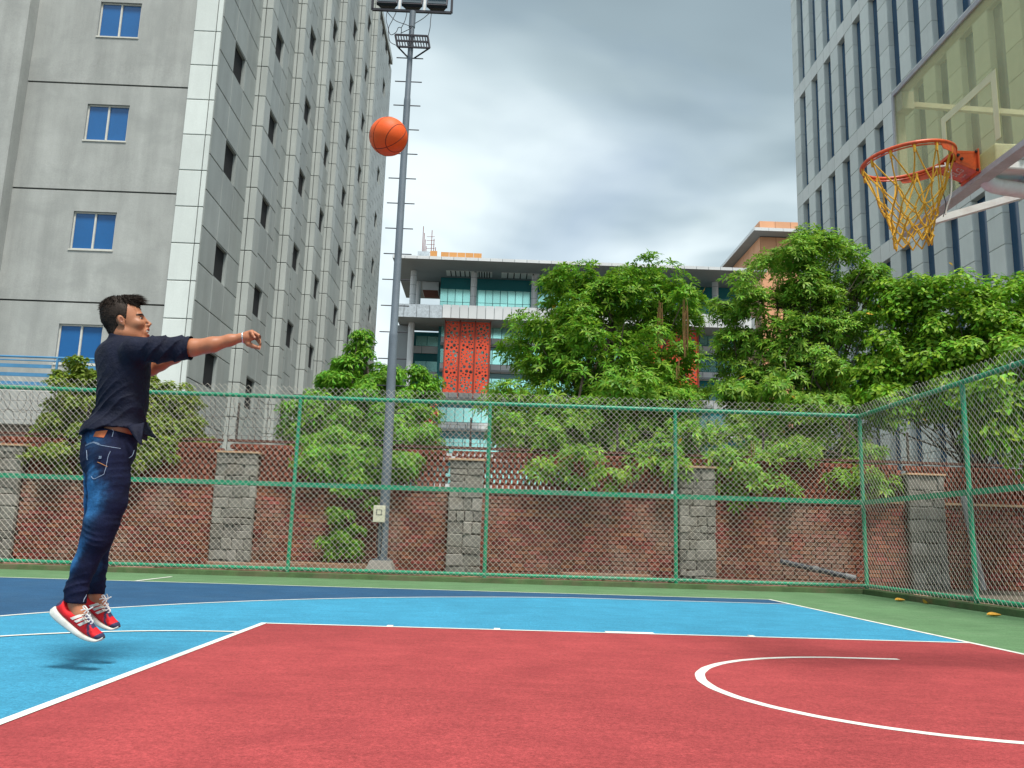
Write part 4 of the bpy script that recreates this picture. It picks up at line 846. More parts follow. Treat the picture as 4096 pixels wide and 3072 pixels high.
# net
net = MB(); LV = [(.0, .250), (-.195, .178), (-.26, .150), (-.315, .130), (-.368, .116), (-.418, .106), (-.465, .100)]; NN = 12; random.seed(4)
node = {}
for k, (dz, r) in enumerate(LV):
    for i in range(NN):
        a = .40 + (i + (.5 if k % 2 else 0)) * 2 * math.pi / NN
        if k == 0: a = .40 + i * (2 * math.pi - .8) / 11; node[k, i] = Vector(rp_(a, RR - .004, -.022))
        else:
            j = .012 if k < 3 else .009
            node[k, i] = Vector((RCx + .005 + r * math.cos(a) + random.uniform(-j, j), r * math.sin(a) + random.uniform(-j, j), RCz - .02 + dz + random.uniform(-.014, .014)))
rope = []
for k in range(len(LV) - 1):
    for i in range(NN):
        nb = (i, (i - 1) % NN) if k % 2 == 0 else (i, (i + 1) % NN)
        for j in nb:
            a, b = node[k, i], node[k + 1, j]; m_ = (a + b) / 2 + Vector((random.uniform(-.006, .006), random.uniform(-.006, .006), -.004 if k else -.002)); rope.append((a, m_, b))
for i in range(NN):                                     # closing loops at the bottom
    a, b = node[6, i], node[6, (i + 1) % NN]; m_ = (a + b) / 2 + Vector((0, 0, -.045 + random.uniform(-.01, .012))); rope.append((a, m_.lerp(a, .25), m_)); rope.append((m_, m_.lerp(b, .25), b))
for a, m_, b in rope: net.tube(sm([a, m_, b], 3), .0047, 5)
no = HP(net, 'net', m_net, smooth=True)
kn = MB()
for (k, i), q in node.items():
    if k: kn.tube([q + Vector((0, 0, .008)), q + Vector((.003, 0, .003)), q + Vector((0, .002, -.003)), q - Vector((0, 0, .008))], [.005, .0085, .0085, .005], 6)
    else: kn.tube([q + Vector((0, 0, .022)), q - Vector((0, 0, .004)), q - Vector((0, 0, .035))], [.008, .009, .006], 6)
HP(kn, 'knots', m_net, no, kind='stuff')
for P in ([(-1.365, -.02, 2.99), (-1.372, -.06, 2.95), (-1.36, -.05, 2.89), (-1.375, -.06, 2.78), (-1.40, -.05, 2.70), (-1.415, -.06, 2.655)], [(-1.36, -.04, 2.98), (-1.40, -.06, 2.955), (-1.44, -.03, 2.96), (-1.40, -.02, 2.975), (-1.37, -.05, 2.96)], [(-1.37, -.01, 3.0), (-1.385, -.05, 2.93), (-1.37, -.07, 2.92), (-1.362, -.04, 2.97)]):
    HP(MB().tube(sm(P), .0042, 5), 'tie_string', m_str)
HP(MB().tube(sm([(-1.415, -.03, 2.95), (-1.41, -.04, 2.80), (-1.405, -.05, 2.72), (-1.43, -.06, 2.64)]), .0028, 5), 'tie_string', m_cab)
# ================================================================== ball
m_ball = M('orange_rubber', (0.72, 0.095, 0.012), 0.55, 0.07, 12.0, 0.06, 200, 0.25, 420, spec=0.3, bdist=.002); m_seam = M('dark_seam', (0.11, 0.018, 0.010), 0.7, 0.1)
bb = bpy.data.meshes.new('basketball'); bm = bmesh.new(); bmesh.ops.create_uvsphere(bm, u_segments=48, v_segments=28, radius=.1205); bm.to_mesh(bb); bm.free(); bb.materials.append(m_ball); bb.polygons.foreach_set('use_smooth', [True] * len(bb.polygons))
ball = link('basketball', bb, None, (-4.72, .35, 3.2)); tag(ball, 'orange basketball in flight in front of the mast', 'ball'); ball.rotation_euler = (math.radians(38), math.radians(-52), math.radians(20))
def seam(P): MB().tube([Vector(q).normalized() * .1195 for q in P], .0024, 6, False).build('seam', m_seam, ball)
T = np.linspace(0, 2 * math.pi, 73)
m_prn = M('faded_print', (0.30, 0.12, 0.09), 0.8, 0.3, 80.0)
seam([(math.cos(a), math.sin(a), 0) for a in T]); seam([(math.cos(a), 0, math.sin(a)) for a in T])
for sg in (1, -1): seam([(.72 * math.cos(a), sg * (.72 - .12 * math.cos(2 * a)), .72 * math.sin(a)) for a in T])

_bi = ball.rotation_euler.to_matrix().inverted()
for (dx, dz, r0) in ((-.86, -.16, .016), (-.90, .05, .013), (-.88, .26, .012)):      # worn print near the rim of the visible side
    c0 = (_bi @ Vector((dx, -.42, dz))).normalized(); u0 = c0.orthogonal().normalized(); w0 = c0.cross(u0)
    MB().tube([(c0 * .1203 + (u0 * math.cos(a) + w0 * .75 * math.sin(a)) * r0).normalized() * .1203 for a in np.linspace(0, 6.283, 25)], .0016, 4, False).build('print_mark', m_prn, ball)
def W(u, v, y):
    """figure sheet coordinates (u, v) -> world point on the plane y of the body"""
    d = np.array([[0.99915, 0.022499, -0.034539], [-0.028365, 0.983253, -0.180025], [0.02991, 0.180852, 0.983055]]) @ np.array([(u - 2048) / 3381.359, 1.0, (1536 - v) / 3381.359]); t = (y + 4.6371) / d[1]
    return (-4.0073 + t * d[0], y, 0.7237 + t * d[2])
# ================================================================== player in mid jump
def g3(lo, hi, h):
    ax = [np.arange(lo[i], hi[i] + h, h, dtype=np.float32) for i in range(3)]
    return ax, np.meshgrid(*ax, indexing='ij')
def surf(f, lo, hi, h):
    """surface nets: polygon surface of f = 0"""
    ax, G = g3(lo, hi, h); v = f(*G); s = v < 0; nx, ny, nz = v.shape
    c = [(0, 0, 0), (1, 0, 0), (0, 1, 0), (1, 1, 0), (0, 0, 1), (1, 0, 1), (0, 1, 1), (1, 1, 1)]
    sl = lambda a, o: a[o[0]:nx - 1 + o[0], o[1]:ny - 1 + o[1], o[2]:nz - 1 + o[2]]
    cnt = sum(sl(s, o).astype(np.int8) for o in c); act = (cnt > 0) & (cnt < 8)
    ijk = np.argwhere(act); idx = np.full(act.shape, -1, np.int32); idx[act] = np.arange(len(ijk))
    acc = np.zeros((len(ijk), 3)); n = np.zeros(len(ijk)); i, j, k = ijk.T
    for a in range(8):
        for b in range(a + 1, 8):
            d = np.abs(np.array(c[a]) - np.array(c[b]))
            if d.sum() != 1: continue
            va = v[i + c[a][0], j + c[a][1], k + c[a][2]]; vb = v[i + c[b][0], j + c[b][1], k + c[b][2]]; m = (va < 0) != (vb < 0)
            t = np.where(m, va / np.where(m, va - vb, 1), 0)
            p = np.array(c[a])[None] + t[:, None] * (np.array(c[b]) - np.array(c[a]))[None]; acc[m] += p[m]; n[m] += 1
    V = (ijk + acc / n[:, None]) * h + np.array([ax[0][0], ax[1][0], ax[2][0]]); F = []
    for d in range(3):
        o = [0, 0, 0]; o[d] = 1; A = s[:-1 if o[0] else None, :-1 if o[1] else None, :-1 if o[2] else None]; B = s[1 if o[0] else 0:, 1 if o[1] else 0:, 1 if o[2] else 0:]
        e = np.argwhere(A != B); u, w = [q for q in range(3) if q != d]
        ok = (e[:, u] > 0) & (e[:, w] > 0) & (e[:, u] < act.shape[u]) & (e[:, w] < act.shape[w]); e = e[ok]
        def cell(du, dw): q = e.copy(); q[:, u] -= du; q[:, w] -= dw; return idx[q[:, 0], q[:, 1], q[:, 2]]
        q = np.stack([cell(1, 1), cell(0, 1), cell(0, 0), cell(1, 0)], 1); fl = A[e[:, 0], e[:, 1], e[:, 2]]
        if d == 1: fl = ~fl
        q[~fl] = q[~fl][:, ::-1]; F.append(q)
    F = np.concatenate(F); F = F[(F >= 0).all(1)]
    return V, F
def cone(X, Y, Z, a, b, ra, rb):
    a = np.array(a, np.float32); d = np.array(b, np.float32) - a; L2 = float((d * d).sum()) + 1e-9
    t = np.clip(((X - a[0]) * d[0] + (Y - a[1]) * d[1] + (Z - a[2]) * d[2]) / L2, 0, 1)
    return np.sqrt((X - a[0] - t * d[0]) ** 2 + (Y - a[1] - t * d[1]) ** 2 + (Z - a[2] - t * d[2]) ** 2) - (ra + (rb - ra) * t)
def ell(X, Y, Z, c, r, phi=0.0, pit=0.0):
    x, y, z = X - c[0], Y - c[1], Z - c[2]; cp, sp_ = math.cos(phi), math.sin(phi); x, y = x * cp + y * sp_, -x * sp_ + y * cp
    if pit: ca, sa = math.cos(pit), math.sin(pit); x, z = x * ca + z * sa, -x * sa + z * ca
    k0 = np.sqrt((x / r[0]) ** 2 + (y / r[1]) ** 2 + (z / r[2]) ** 2); k1 = np.sqrt((x / r[0] ** 2) ** 2 + (y / r[1] ** 2) ** 2 + (z / r[2] ** 2) ** 2) + 1e-9
    return k0 * (k0 - 1) / k1
def smin(a, b, k): h = np.clip(.5 + .5 * (b - a) / k, 0, 1); return b + (a - b) * h - k * h * (1 - h)
def chain(X, Y, Z, P, R, k):
    d = cone(X, Y, Z, P[0], P[1], R[0], R[1])
    for i in range(1, len(P) - 1): d = smin(d, cone(X, Y, Z, P[i], P[i + 1], R[i], R[i + 1]), k)
    return d
def relax(V, F, n=2, lam=.5):
    for _ in range(n):
        acc = np.zeros_like(V); c = np.zeros(len(V))
        for k in range(4):
            a, b = F[:, k], F[:, (k + 1) % 4]
            np.add.at(acc, a, V[b]); np.add.at(c, a, 1); np.add.at(acc, b, V[a]); np.add.at(c, b, 1)
        V = V + lam * (acc / np.maximum(c, 1)[:, None] - V)
    return V
def colour(o, C):
    at = o.data.color_attributes.new('Col', 'FLOAT_COLOR', 'POINT'); at.data.foreach_set('color', np.concatenate([C, np.ones((len(C), 1))], 1).astype(np.float32).ravel())
def hash_noise(P, s):
    q = P * s; return (np.sin(q[:, 0] * 1.7 + 2 * np.sin(q[:, 2] * 1.3)) + np.sin(q[:, 1] * 2.1 + 1.5 * np.sin(q[:, 0] * .9)) + np.sin(q[:, 2] * 1.9 + 1.7 * np.sin(q[:, 1] * 1.1))) / 3
def mixc(C, col, w): return C * (1 - w[:, None]) + np.array(col)[None] * w[:, None]
def ss(x, a, b): t = np.clip((x - a) / (b - a), 0, 1); return t * t * (3 - 2 * t)
ORG = (-6.1000, 0.0000, 0.1480)
pl_ = empty('person', (ORG[0], ORG[1], 0.012), 'person in navy shirt, jeans and red sneakers jumping with arms stretched forward', 'person')
def PO(o): o.data.transform(Matrix.Translation((-ORG[0], -ORG[1], -0.012))); return o
m_skin = M('skin', (0.4, 0.16, 0.08), 0.48, 0.06, 30.0, 0.05, 300, 0.12, 500, attr='Col', spec=0.35, bdist=.001)
m_shirt = M('navy_shirt_cotton', (0.0065, 0.0085, 0.022), 0.75, 0.3, 14.0, 0.15, 400, 0.8, 38, spec=0.2, bdist=.010)
m_jean = M('denim', (0.01, 0.02, 0.05), 0.85, 0.22, 40.0, 0.38, 330, 0.6, 60, attr='Col', spec=0.15, bdist=.006)
m_hair = M('black_hair', (0.026, 0.016, 0.011), 0.68, 0.35, 60.0, spec=0.25, isl=0.5); m_shoe = M('shoe_knit', (0.6, 0.02, 0.02), 0.7, 0.08, 40.0, 0.12, 900, 0.3, 900, attr='Col', bdist=.001)
m_sole = M('shoe_foam', (0.60, 0.60, 0.55), 0.65, 0.1, 15.0, dirt=(0.35, 0.33, 0.28), dirt_scale=14.0, dirt_amt=0.5); m_lace = M('white_lace', (0.70, 0.68, 0.66), 0.7, 0.1); m_nav = M('navy_trim', (0.035, 0.035, 0.085), 0.7, 0.15, 30.0)
# ---- joints
RS, RE, RW = (-5.9185, -0.1500, 1.6695), (-5.6261, -0.1600, 1.6847), (-5.3764, -0.1400, 1.7539)
LS, LE, LWr = (-6.0879, 0.1700, 1.7269), (-5.9962, 0.2300, 1.6366), (-5.7822, 0.2000, 1.7328)
# ---- skin: one mesh of head, arms, waist and ankles
HO = np.array((-6.0813, 0.0300, 1.8467)); HS = 1.07; HP_, HY = math.radians(15), math.radians(15)
def to_head(X, Y, Z):
    x, y, z = (X - HO[0]) / HS, (Y - HO[1]) / HS, (Z - HO[2]) / HS; c, s = math.cos(HY), math.sin(HY); x, y = x * c + y * s, -x * s + y * c
    c, s = math.cos(HP_), math.sin(HP_); return x * c + z * s, y, -x * s + z * c
def from_head(p):
    x, y, z = p; c, s = math.cos(HP_), math.sin(HP_); x, z = x * c - z * s, x * s + z * c; c, s = math.cos(HY), math.sin(HY); x, y = x * c - y * s, x * s + y * c
    return Vector((HO[0] + x * HS, HO[1] + y * HS, HO[2] + z * HS))
def head(X, Y, Z):
    x, y, z = to_head(X, Y, Z); ya = np.abs(y)
    d = ell(x, y, z, (-.010, 0, .045), (.097, .074, .090)); d = smin(d, ell(x, y, z, (.036, 0, -.015), (.062, .058, .085)), .03)
    d = smin(d, cone(x, ya, z, (-.018, .046, -.052), (.066, .012, -.094), .020, .021), .030); d = smin(d, ell(x, y, z, (.078, 0, -.097), (.018, .022, .018)), .015)
    d = smin(d, ell(x, ya, z, (.066, .040, -.016), (.026, .022, .022)), .02); d = smin(d, ell(x, ya, z, (.083, .026, .031), (.014, .026, .008)), .012)
    d = smin(d, cone(x, y, z, (.092, 0, .020), (.119, 0, -.018), .0058, .0085), .014); d = smin(d, ell(x, ya, z, (.108, .0105, -.0255), (.011, .0065, .0065)), .006)
    d = smin(d, ell(x, y, z, (.088, 0, -.062), (.022, .030, .024)), .014); d = smin(d, ell(x, y, z, (.101, 0, -.035), (.011, .013, .013)), .008)
    d = smin(d, ell(x, y, z, (.104, 0, -.0475), (.009, .022, .0055)), .004); d = smin(d, ell(x, y, z, (.098, 0, -.079), (.010, .020, .007)), .004)
    d = np.maximum(d, -ell(x, y, z - 6.0 * y * y, (.104, 0, -.064), (.027, .0275, .0115), 0, .12))
    d = -smin(-d, ell(x, ya, z, (.100, .034, .010), (.016, .019, .011)), .010)
    ear = ell(x, ya, z, (-.009, .076, .004), (.0165, .0095, .0285), 0, .20); ear = smin(ear, ell(x, ya, z, (-.002, .072, -.020), (.008, .008, .009)), .006); ear = np.maximum(ear, -ell(x, ya, z, (-.0055, .0865, .008), (.0088, .0075, .0165), 0, .20)); ear = smin(ear, cone(x, ya, z, (-.004, .078, .012), (-.009, .079, -.006), .0026, .0032), .003); d = smin(d, ear, .006)
    d = smin(d, ell(x, y, z, (-.022, 0, -.06), (.052, .05, .06)), .03); d = smin(d, cone(x, y, z, (-.020, 0, -.06), (-.040, 0, -.17), .050, .056), .03)
    return d * HS
hv, hf = surf(head, HO + np.array([-.16, -.13, -.22]), HO + np.array([.19, .13, .19]), .0032); hv = relax(hv, hf, 1)
hx, hy, hz = to_head(hv[:, 0], hv[:, 1], hv[:, 2])
SK = np.array([0.375, 0.155, 0.080]); hc = np.tile(SK, (len(hv), 1)) * (1 + .06 * hash_noise(hv, 60)[:, None])
hc = mixc(hc, (0.33, 0.115, 0.052), ss(-hz, .02, .09) * .45); conch_shade = np.clip(1.3 - ((hx + .006) / .011) ** 2 - ((hz - .004) / .019) ** 2, 0, 1) * (np.abs(hy) > .066); hc = mixc(hc, (0.17, 0.045, 0.025), conch_shade * .75)  # hollow of the ear has its shade put into the skin colour
lip = np.clip(1 - np.minimum(np.sqrt(((hx - .106) / .012) ** 2 + (hy / .025) ** 2 + ((hz + .0475) / .0075) ** 2), np.sqrt(((hx - .100) / .012) ** 2 + (hy / .022) ** 2 + ((hz + .079) / .009) ** 2)), 0, 1)
hc = mixc(hc, (0.22, 0.035, 0.035), np.clip(lip * 3, 0, .85)); inm = (ell(hx, hy, hz - 6.0 * hy * hy, (.102, 0, -.064), (.024, .0275, .0115), 0, .12) < .0008) & (hx < .098); hc[inm] = (0.05, 0.008, 0.008)
bz_ = .0325 + .35 * (.034 - np.abs(hy)) * 0; brow = np.exp(-(((hz - .031 + .16 * np.maximum(np.abs(hy) - .030, 0) - .05 * np.minimum(np.abs(hy) - .030, 0)) / .0050) ** 2)) * ((np.abs(hy) > .008) & (np.abs(hy) < .054) & (hx > .045)); hc = mixc(hc, (0.012, 0.007, 0.005), np.clip(brow * 1.4, 0, .95))
eyes = np.exp(-(((hz - .010) / .0045) ** 2) - (((np.abs(hy) - .034) / .017) ** 2)) * (hx > .06); hc = mixc(hc, (0.03, 0.012, 0.008), np.clip(eyes * 1.2, 0, .85))
crease_shade = np.exp(-(((hx - .088 - .45 * (hz + .045)) / .0035) ** 2)) * (hz > -.085) * (hz < -.022) * (np.abs(hy) > .018); hc = mixc(hc, (0.20, 0.06, 0.03), crease_shade * .4)  # smile line: shade of the cheek fold painted as darker skin
fade = ss(hz + .35 * hx * 0, -.06, .03) * ss(-hx, -.055, -.02); hc = mixc(hc, (0.035, 0.02, 0.015), np.clip(fade * (hx < .045) * (hz > -.055) * (np.abs(hy) < .078) * .0, 0, 1))
def arm_r(X, Y, Z):
    d = chain(X, Y, Z, [(-6.0079, -0.0800, 1.6486), (-5.9201, -0.1450, 1.6650), (-5.7320, -0.1600, 1.6781), RE, (-5.5231, -0.1550, 1.7062), (-5.4352, -0.1450, 1.7366), RW], [.045, .048, .046, .045, .040, .030, .0235], .02)
    h = lambda u, v: (940 + u * .0844, 1290 + v * .0844)
    return d
def Hd(u, v, y): return W(940 + u * .0844, 1290 + v * .0844, y)
FINGERS = [([Hd(760, 470, -.152), Hd(800, 480, -.160), Hd(850, 600, -.166), Hd(930, 715, -.168)], [.012, .0088, .0078, .0068]),
           ([Hd(800, 480, -.142), Hd(930, 500, -.146), Hd(1130, 620, -.150), Hd(1215, 750, -.152), Hd(1275, 850, -.153)], [.014, .0098, .0090, .0082, .0070]),
           ([Hd(800, 560, -.130), Hd(960, 560, -.130), Hd(1190, 720, -.132), Hd(1300, 950, -.134), Hd(1360, 1140, -.136)], [.014, .0102, .0095, .0086, .0072]),
           ([Hd(800, 700, -.118), Hd(950, 690, -.112), Hd(1130, 890, -.112), Hd(1225, 1080, -.118), Hd(1300, 1270, -.126)], [.014, .0104, .0095, .0086, .0070]),
           ([Hd(480, 830, -.135), Hd(640, 1010, -.132), Hd(840, 1125, -.130), Hd(1090, 1185, -.130), Hd(1290, 1270, -.132)], [.016, .0150, .0118, .0098, .0076])]
def hand_r(X, Y, Z):
    d = cone(X, Y, Z, Hd(300, 720, -.14), Hd(560, 700, -.138), .0225, .024); d = smin(d, ell(X, Y, Z, Hd(650, 690, -.137), (.027, .015, .026)), .012)
    d = smin(d, cone(X, Y, Z, Hd(560, 560, -.14), Hd(800, 450, -.145), .016, .013), .012); d = smin(d, cone(X, Y, Z, Hd(560, 760, -.13), Hd(830, 740, -.122), .020, .013), .012)
    for P, R in FINGERS: d = smin(d, chain(X, Y, Z, P, R, .004), .004)
    return d
def full_r(X, Y, Z): return smin(arm_r(X, Y, Z), hand_r(X, Y, Z), .012)
av, af = surf(full_r, np.array((-6.1025, 0.0000, 1.5849)) * [1, 0, 1] + [0, -.23, 0], np.array((-5.2741, 0.0000, 1.8647)) * [1, 0, 1] + [0, -.02, 0], .0032); av = relax(av, af, 1)
LF = [([(-5.7538, 0.2000, 1.7368), (-5.7011, 0.1700, 1.7409), (-5.6585, 0.1650, 1.7310), (-5.6302, 0.1650, 1.7335)], [.012, .0095, .0085, .007]), ([(-5.7538, 0.2000, 1.7368), (-5.7070, 0.1850, 1.7500), (-5.6679, 0.1800, 1.7488), (-5.6446, 0.1800, 1.7452)], [.012, .0095, .0088, .0075]), ([(-5.7536, 0.2000, 1.7339), (-5.7137, 0.2050, 1.7513), (-5.6775, 0.2000, 1.7515), (-5.6569, 0.2000, 1.7463)], [.012, .0095, .0085, .007]), ([(-5.7561, 0.2000, 1.7308), (-5.7271, 0.2250, 1.7463), (-5.7022, 0.2250, 1.7428), (-5.6843, 0.2250, 1.7374)], [.012, .009, .008, .0068]), ([(-5.7640, 0.1900, 1.7283), (-5.7220, 0.1550, 1.7133), (-5.6906, 0.1450, 1.7181), (-5.6698, 0.1450, 1.7232)], [.014, .011, .0095, .0078])]
def full_l(X, Y, Z):
    d = chain(X, Y, Z, [(-6.0737, 0.0700, 1.6790), (-6.0776, 0.1550, 1.7151), (-6.0362, 0.2050, 1.6729), LE, (-5.9427, 0.2250, 1.6657), (-5.8546, 0.2100, 1.7027), LWr], [.045, .047, .044, .042, .040, .032, .024], .02); d = smin(d, ell(X, Y, Z, (-5.7409, 0.1950, 1.7391), (.036, .034, .016)), .015)
    for P, R in LF: d = smin(d, chain(X, Y, Z, P, R, .004), .004)
    return d
lv_, lf_ = surf(full_l, np.array((-6.2033, 0.2000, 1.5265)) * [1, 0, 1] + [0, .0, 0], np.array((-5.6271, 0.2000, 1.7980)) * [1, 0, 1] + [0, .30, 0], .0034); lv_ = relax(lv_, lf_, 1)
def core(X, Y, Z):
    d = ell(X, Y, Z, (-6.0646, 0.0000, 1.2524), (.118, .148, .12), math.radians(54)); d = smin(d, ell(X, Y, Z, (-6.0446, 0.0000, 1.4957), (.095, .14, .24), math.radians(46)), .05)
    d = smin(d, cone(X, Y, Z, (-6.0865, 0.0200, 1.6961), (-6.0952, 0.0250, 1.7542), .07, .055), .05)
    return d
bv, bf = surf(core, np.array((-6.2003, 0.0000, 1.0910)) * [1, 0, 1] + [0, -.22, 0], np.array((-5.8716, 0.0000, 1.7994)) * [1, 0, 1] + [0, .22, 0], .011)
def ank(X, Y, Z): return np.minimum(chain(X, Y, Z, [(-6.0523, -0.0500, 1.1584), (-6.0191, -0.0850, 0.9565), (-6.0266, -0.1000, 0.7405), (-6.0894, -0.1000, 0.5213), (-6.1147, -0.1000, 0.3821), (-6.1087, -0.1000, 0.3323), (-6.0849, -0.1000, 0.2831)], [.07, .075, .058, .045, .036, .034, .040], .02), chain(X, Y, Z, [(-6.1104, 0.0500, 1.1674), (-6.1249, 0.0900, 0.9645), (-6.1316, 0.1100, 0.7477), (-6.1279, 0.1150, 0.5135), (-6.1186, 0.1100, 0.4083), (-6.1058, 0.1100, 0.3561), (-6.0779, 0.1100, 0.3112)], [.07, .072, .055, .043, .035, .033, .038], .02))
kv, kf = surf(ank, np.array((-6.2122, 0.0000, 0.2205)) * [1, 0, 1] + [0, -.19, 0], np.array((-5.9875, 0.1000, 1.2890)) * [1, 0, 1] + [0, .20, 0], .007)
Vb = np.concatenate([hv, av, lv_, bv, kv]); o1 = len(hv); o2 = o1 + len(av); o3 = o2 + len(lv_); o4 = o3 + len(bv); Fb = np.concatenate([hf, af + o1, lf_ + o2, bf + o3, kf + o4])
Cb = np.concatenate([hc, np.tile(SK * [1.02, .95, .92], (len(Vb) - len(hv), 1))]); Cb[o1:] *= (1 + .06 * hash_noise(Vb[o1:], 40)[:, None])
for P, R in FINGERS:                                     # nails
    d = np.linalg.norm(Vb[o1:o2] - (np.array(P[-1]) + np.array([.006, -.004, .002])), axis=1); Cb[o1:o2] = mixc(Cb[o1:o2], (0.62, 0.36, 0.27), np.clip(1.25 - d / .0075, 0, .8))
body = npmesh('body', Vb, Fb, m_skin, pl_, True); colour(body, Cb); PO(body)
# teeth and eyes
def hsurf(name, c, r, mat, pit=0.0):
    me = bpy.data.meshes.new(name); b_ = bmesh.new(); bmesh.ops.create_uvsphere(b_, u_segments=18, v_segments=10, radius=1.0)
    for v in b_.verts: v.co = from_head((c[0] + v.co.x * r[0], c[1] + v.co.y * r[1], c[2] + v.co.z * r[2]))
    b_.to_mesh(me); b_.free(); me.materials.append(mat); me.polygons.foreach_set('use_smooth', [True] * len(me.polygons)); o = bpy.data.objects.new(name, me); COL.objects.link(o); o.parent = pl_; return PO(o)
m_tooth = M('tooth', (0.72, 0.68, 0.60), 0.3, 0.03); hsurf('teeth', (.0895, 0, -.0580), (.0180, .0262, .0070), m_tooth)
m_eye = M('eye_white', (0.55, 0.50, 0.47), 0.2, 0.03); m_iris = M('iris', (0.015, 0.008, 0.005), 0.15, 0.05)
for sg in (1, -1): hsurf('eye', (.0795, sg * .033, .010), (.0102, .0112, .0047), m_eye); hsurf('iris', (.0848, sg * .0348, .0098), (.0060, .0075, .0048), m_iris)
# ---- hair: cap plus strands
def hairf(X, Y, Z):
    x, y, z = to_head(X, Y, Z); d = ell(x, y, z, (-.010, 0, .050), (.100, .0785, .092)); d = smin(d, ell(x, y, z, (.030, 0, .120), (.066, .050, .024), 0, -.10), .03)
    d = smin(d, ell(x, y, z, (-.040, 0, .100), (.058, .055, .045)), .03); d = smin(d, ell(x, y, z, (-.050, 0, -.025), (.034, .053, .068)), .03)
    line = np.where(x > .035, .098 - .55 * (x - .035), np.where(x > .012, -.02 + 5.1 * (x - .012), -.125 - .9 * np.minimum(x + .02, 0) + np.clip(.06 * (x + .06) / .07, 0, 1) * 1.0))
    ear = ell(x, np.abs(y), z, (-.010, .080, -.008), (.026, .03, .044), 0, .18)
    d = np.maximum(d, (line - z) * .6); d = np.maximum(d, -ear); return d * HS
rv, rf = surf(hairf, HO + np.array([-.17, -.13, -.16]), HO + np.array([.17, .13, .24]), .004); rv = relax(rv, rf, 1)
rv = rv + (hash_noise(rv, 260) * .0022)[:, None] * np.array([.6, .5, 1]); rg = np.random.default_rng(5)
hvx, hvy, hvz = to_head(rv[:, 0], rv[:, 1], rv[:, 2]); pick = rg.choice(len(rv), 11000); SV = []; SF = []; o = 0
for i in pick:
    x, y, z = hvx[i], hvy[i], hvz[i]; topw = min(1, max(0, (z - .085) / .04)); out = np.array([x * .5 + .0, y, z - .04]); out /= np.linalg.norm(out) + 1e-6
    if topw > .3: d1 = out * .7 + np.array([.75 * (1 if x > -.02 else -.25), 0, .35]) + rg.normal(size=3) * .48; L = rg.uniform(.010, .032) * (1.35 if x > .05 else .85)
    else: d1 = out * .5 + np.array([-.25, 0, -.75]) + rg.normal(size=3) * .25; L = rg.uniform(.006, .012)
    d1 /= np.linalg.norm(d1); bend = np.array([.35 if topw > .3 and x > 0 else -.1, 0, -.55]) * L * (.9 if topw > .3 else .2); p0 = np.array([x, y, z]) - out * .004
    Pn = [p0, p0 + d1 * L * .55 + bend * .2, p0 + d1 * L + bend]; sd = np.cross(d1, rg.normal(size=3)); sd /= np.linalg.norm(sd) + 1e-6; wv = .0015 if topw > .3 else .0012
    for t_, w_ in ((0, 1.0), (1, .8), (2, .12)): SV += [from_head(Pn[t_] - sd * wv * w_), from_head(Pn[t_] + sd * wv * w_)]
    SF += [(o, o + 1, o + 3, o + 2), (o + 2, o + 3, o + 5, o + 4)]; o += 6
SV = np.array([tuple(q) for q in SV]); hair = npmesh('hair', np.concatenate([rv, SV]), np.concatenate([rf, np.array(SF) + len(rv)]), m_hair, pl_, True); PO(hair)
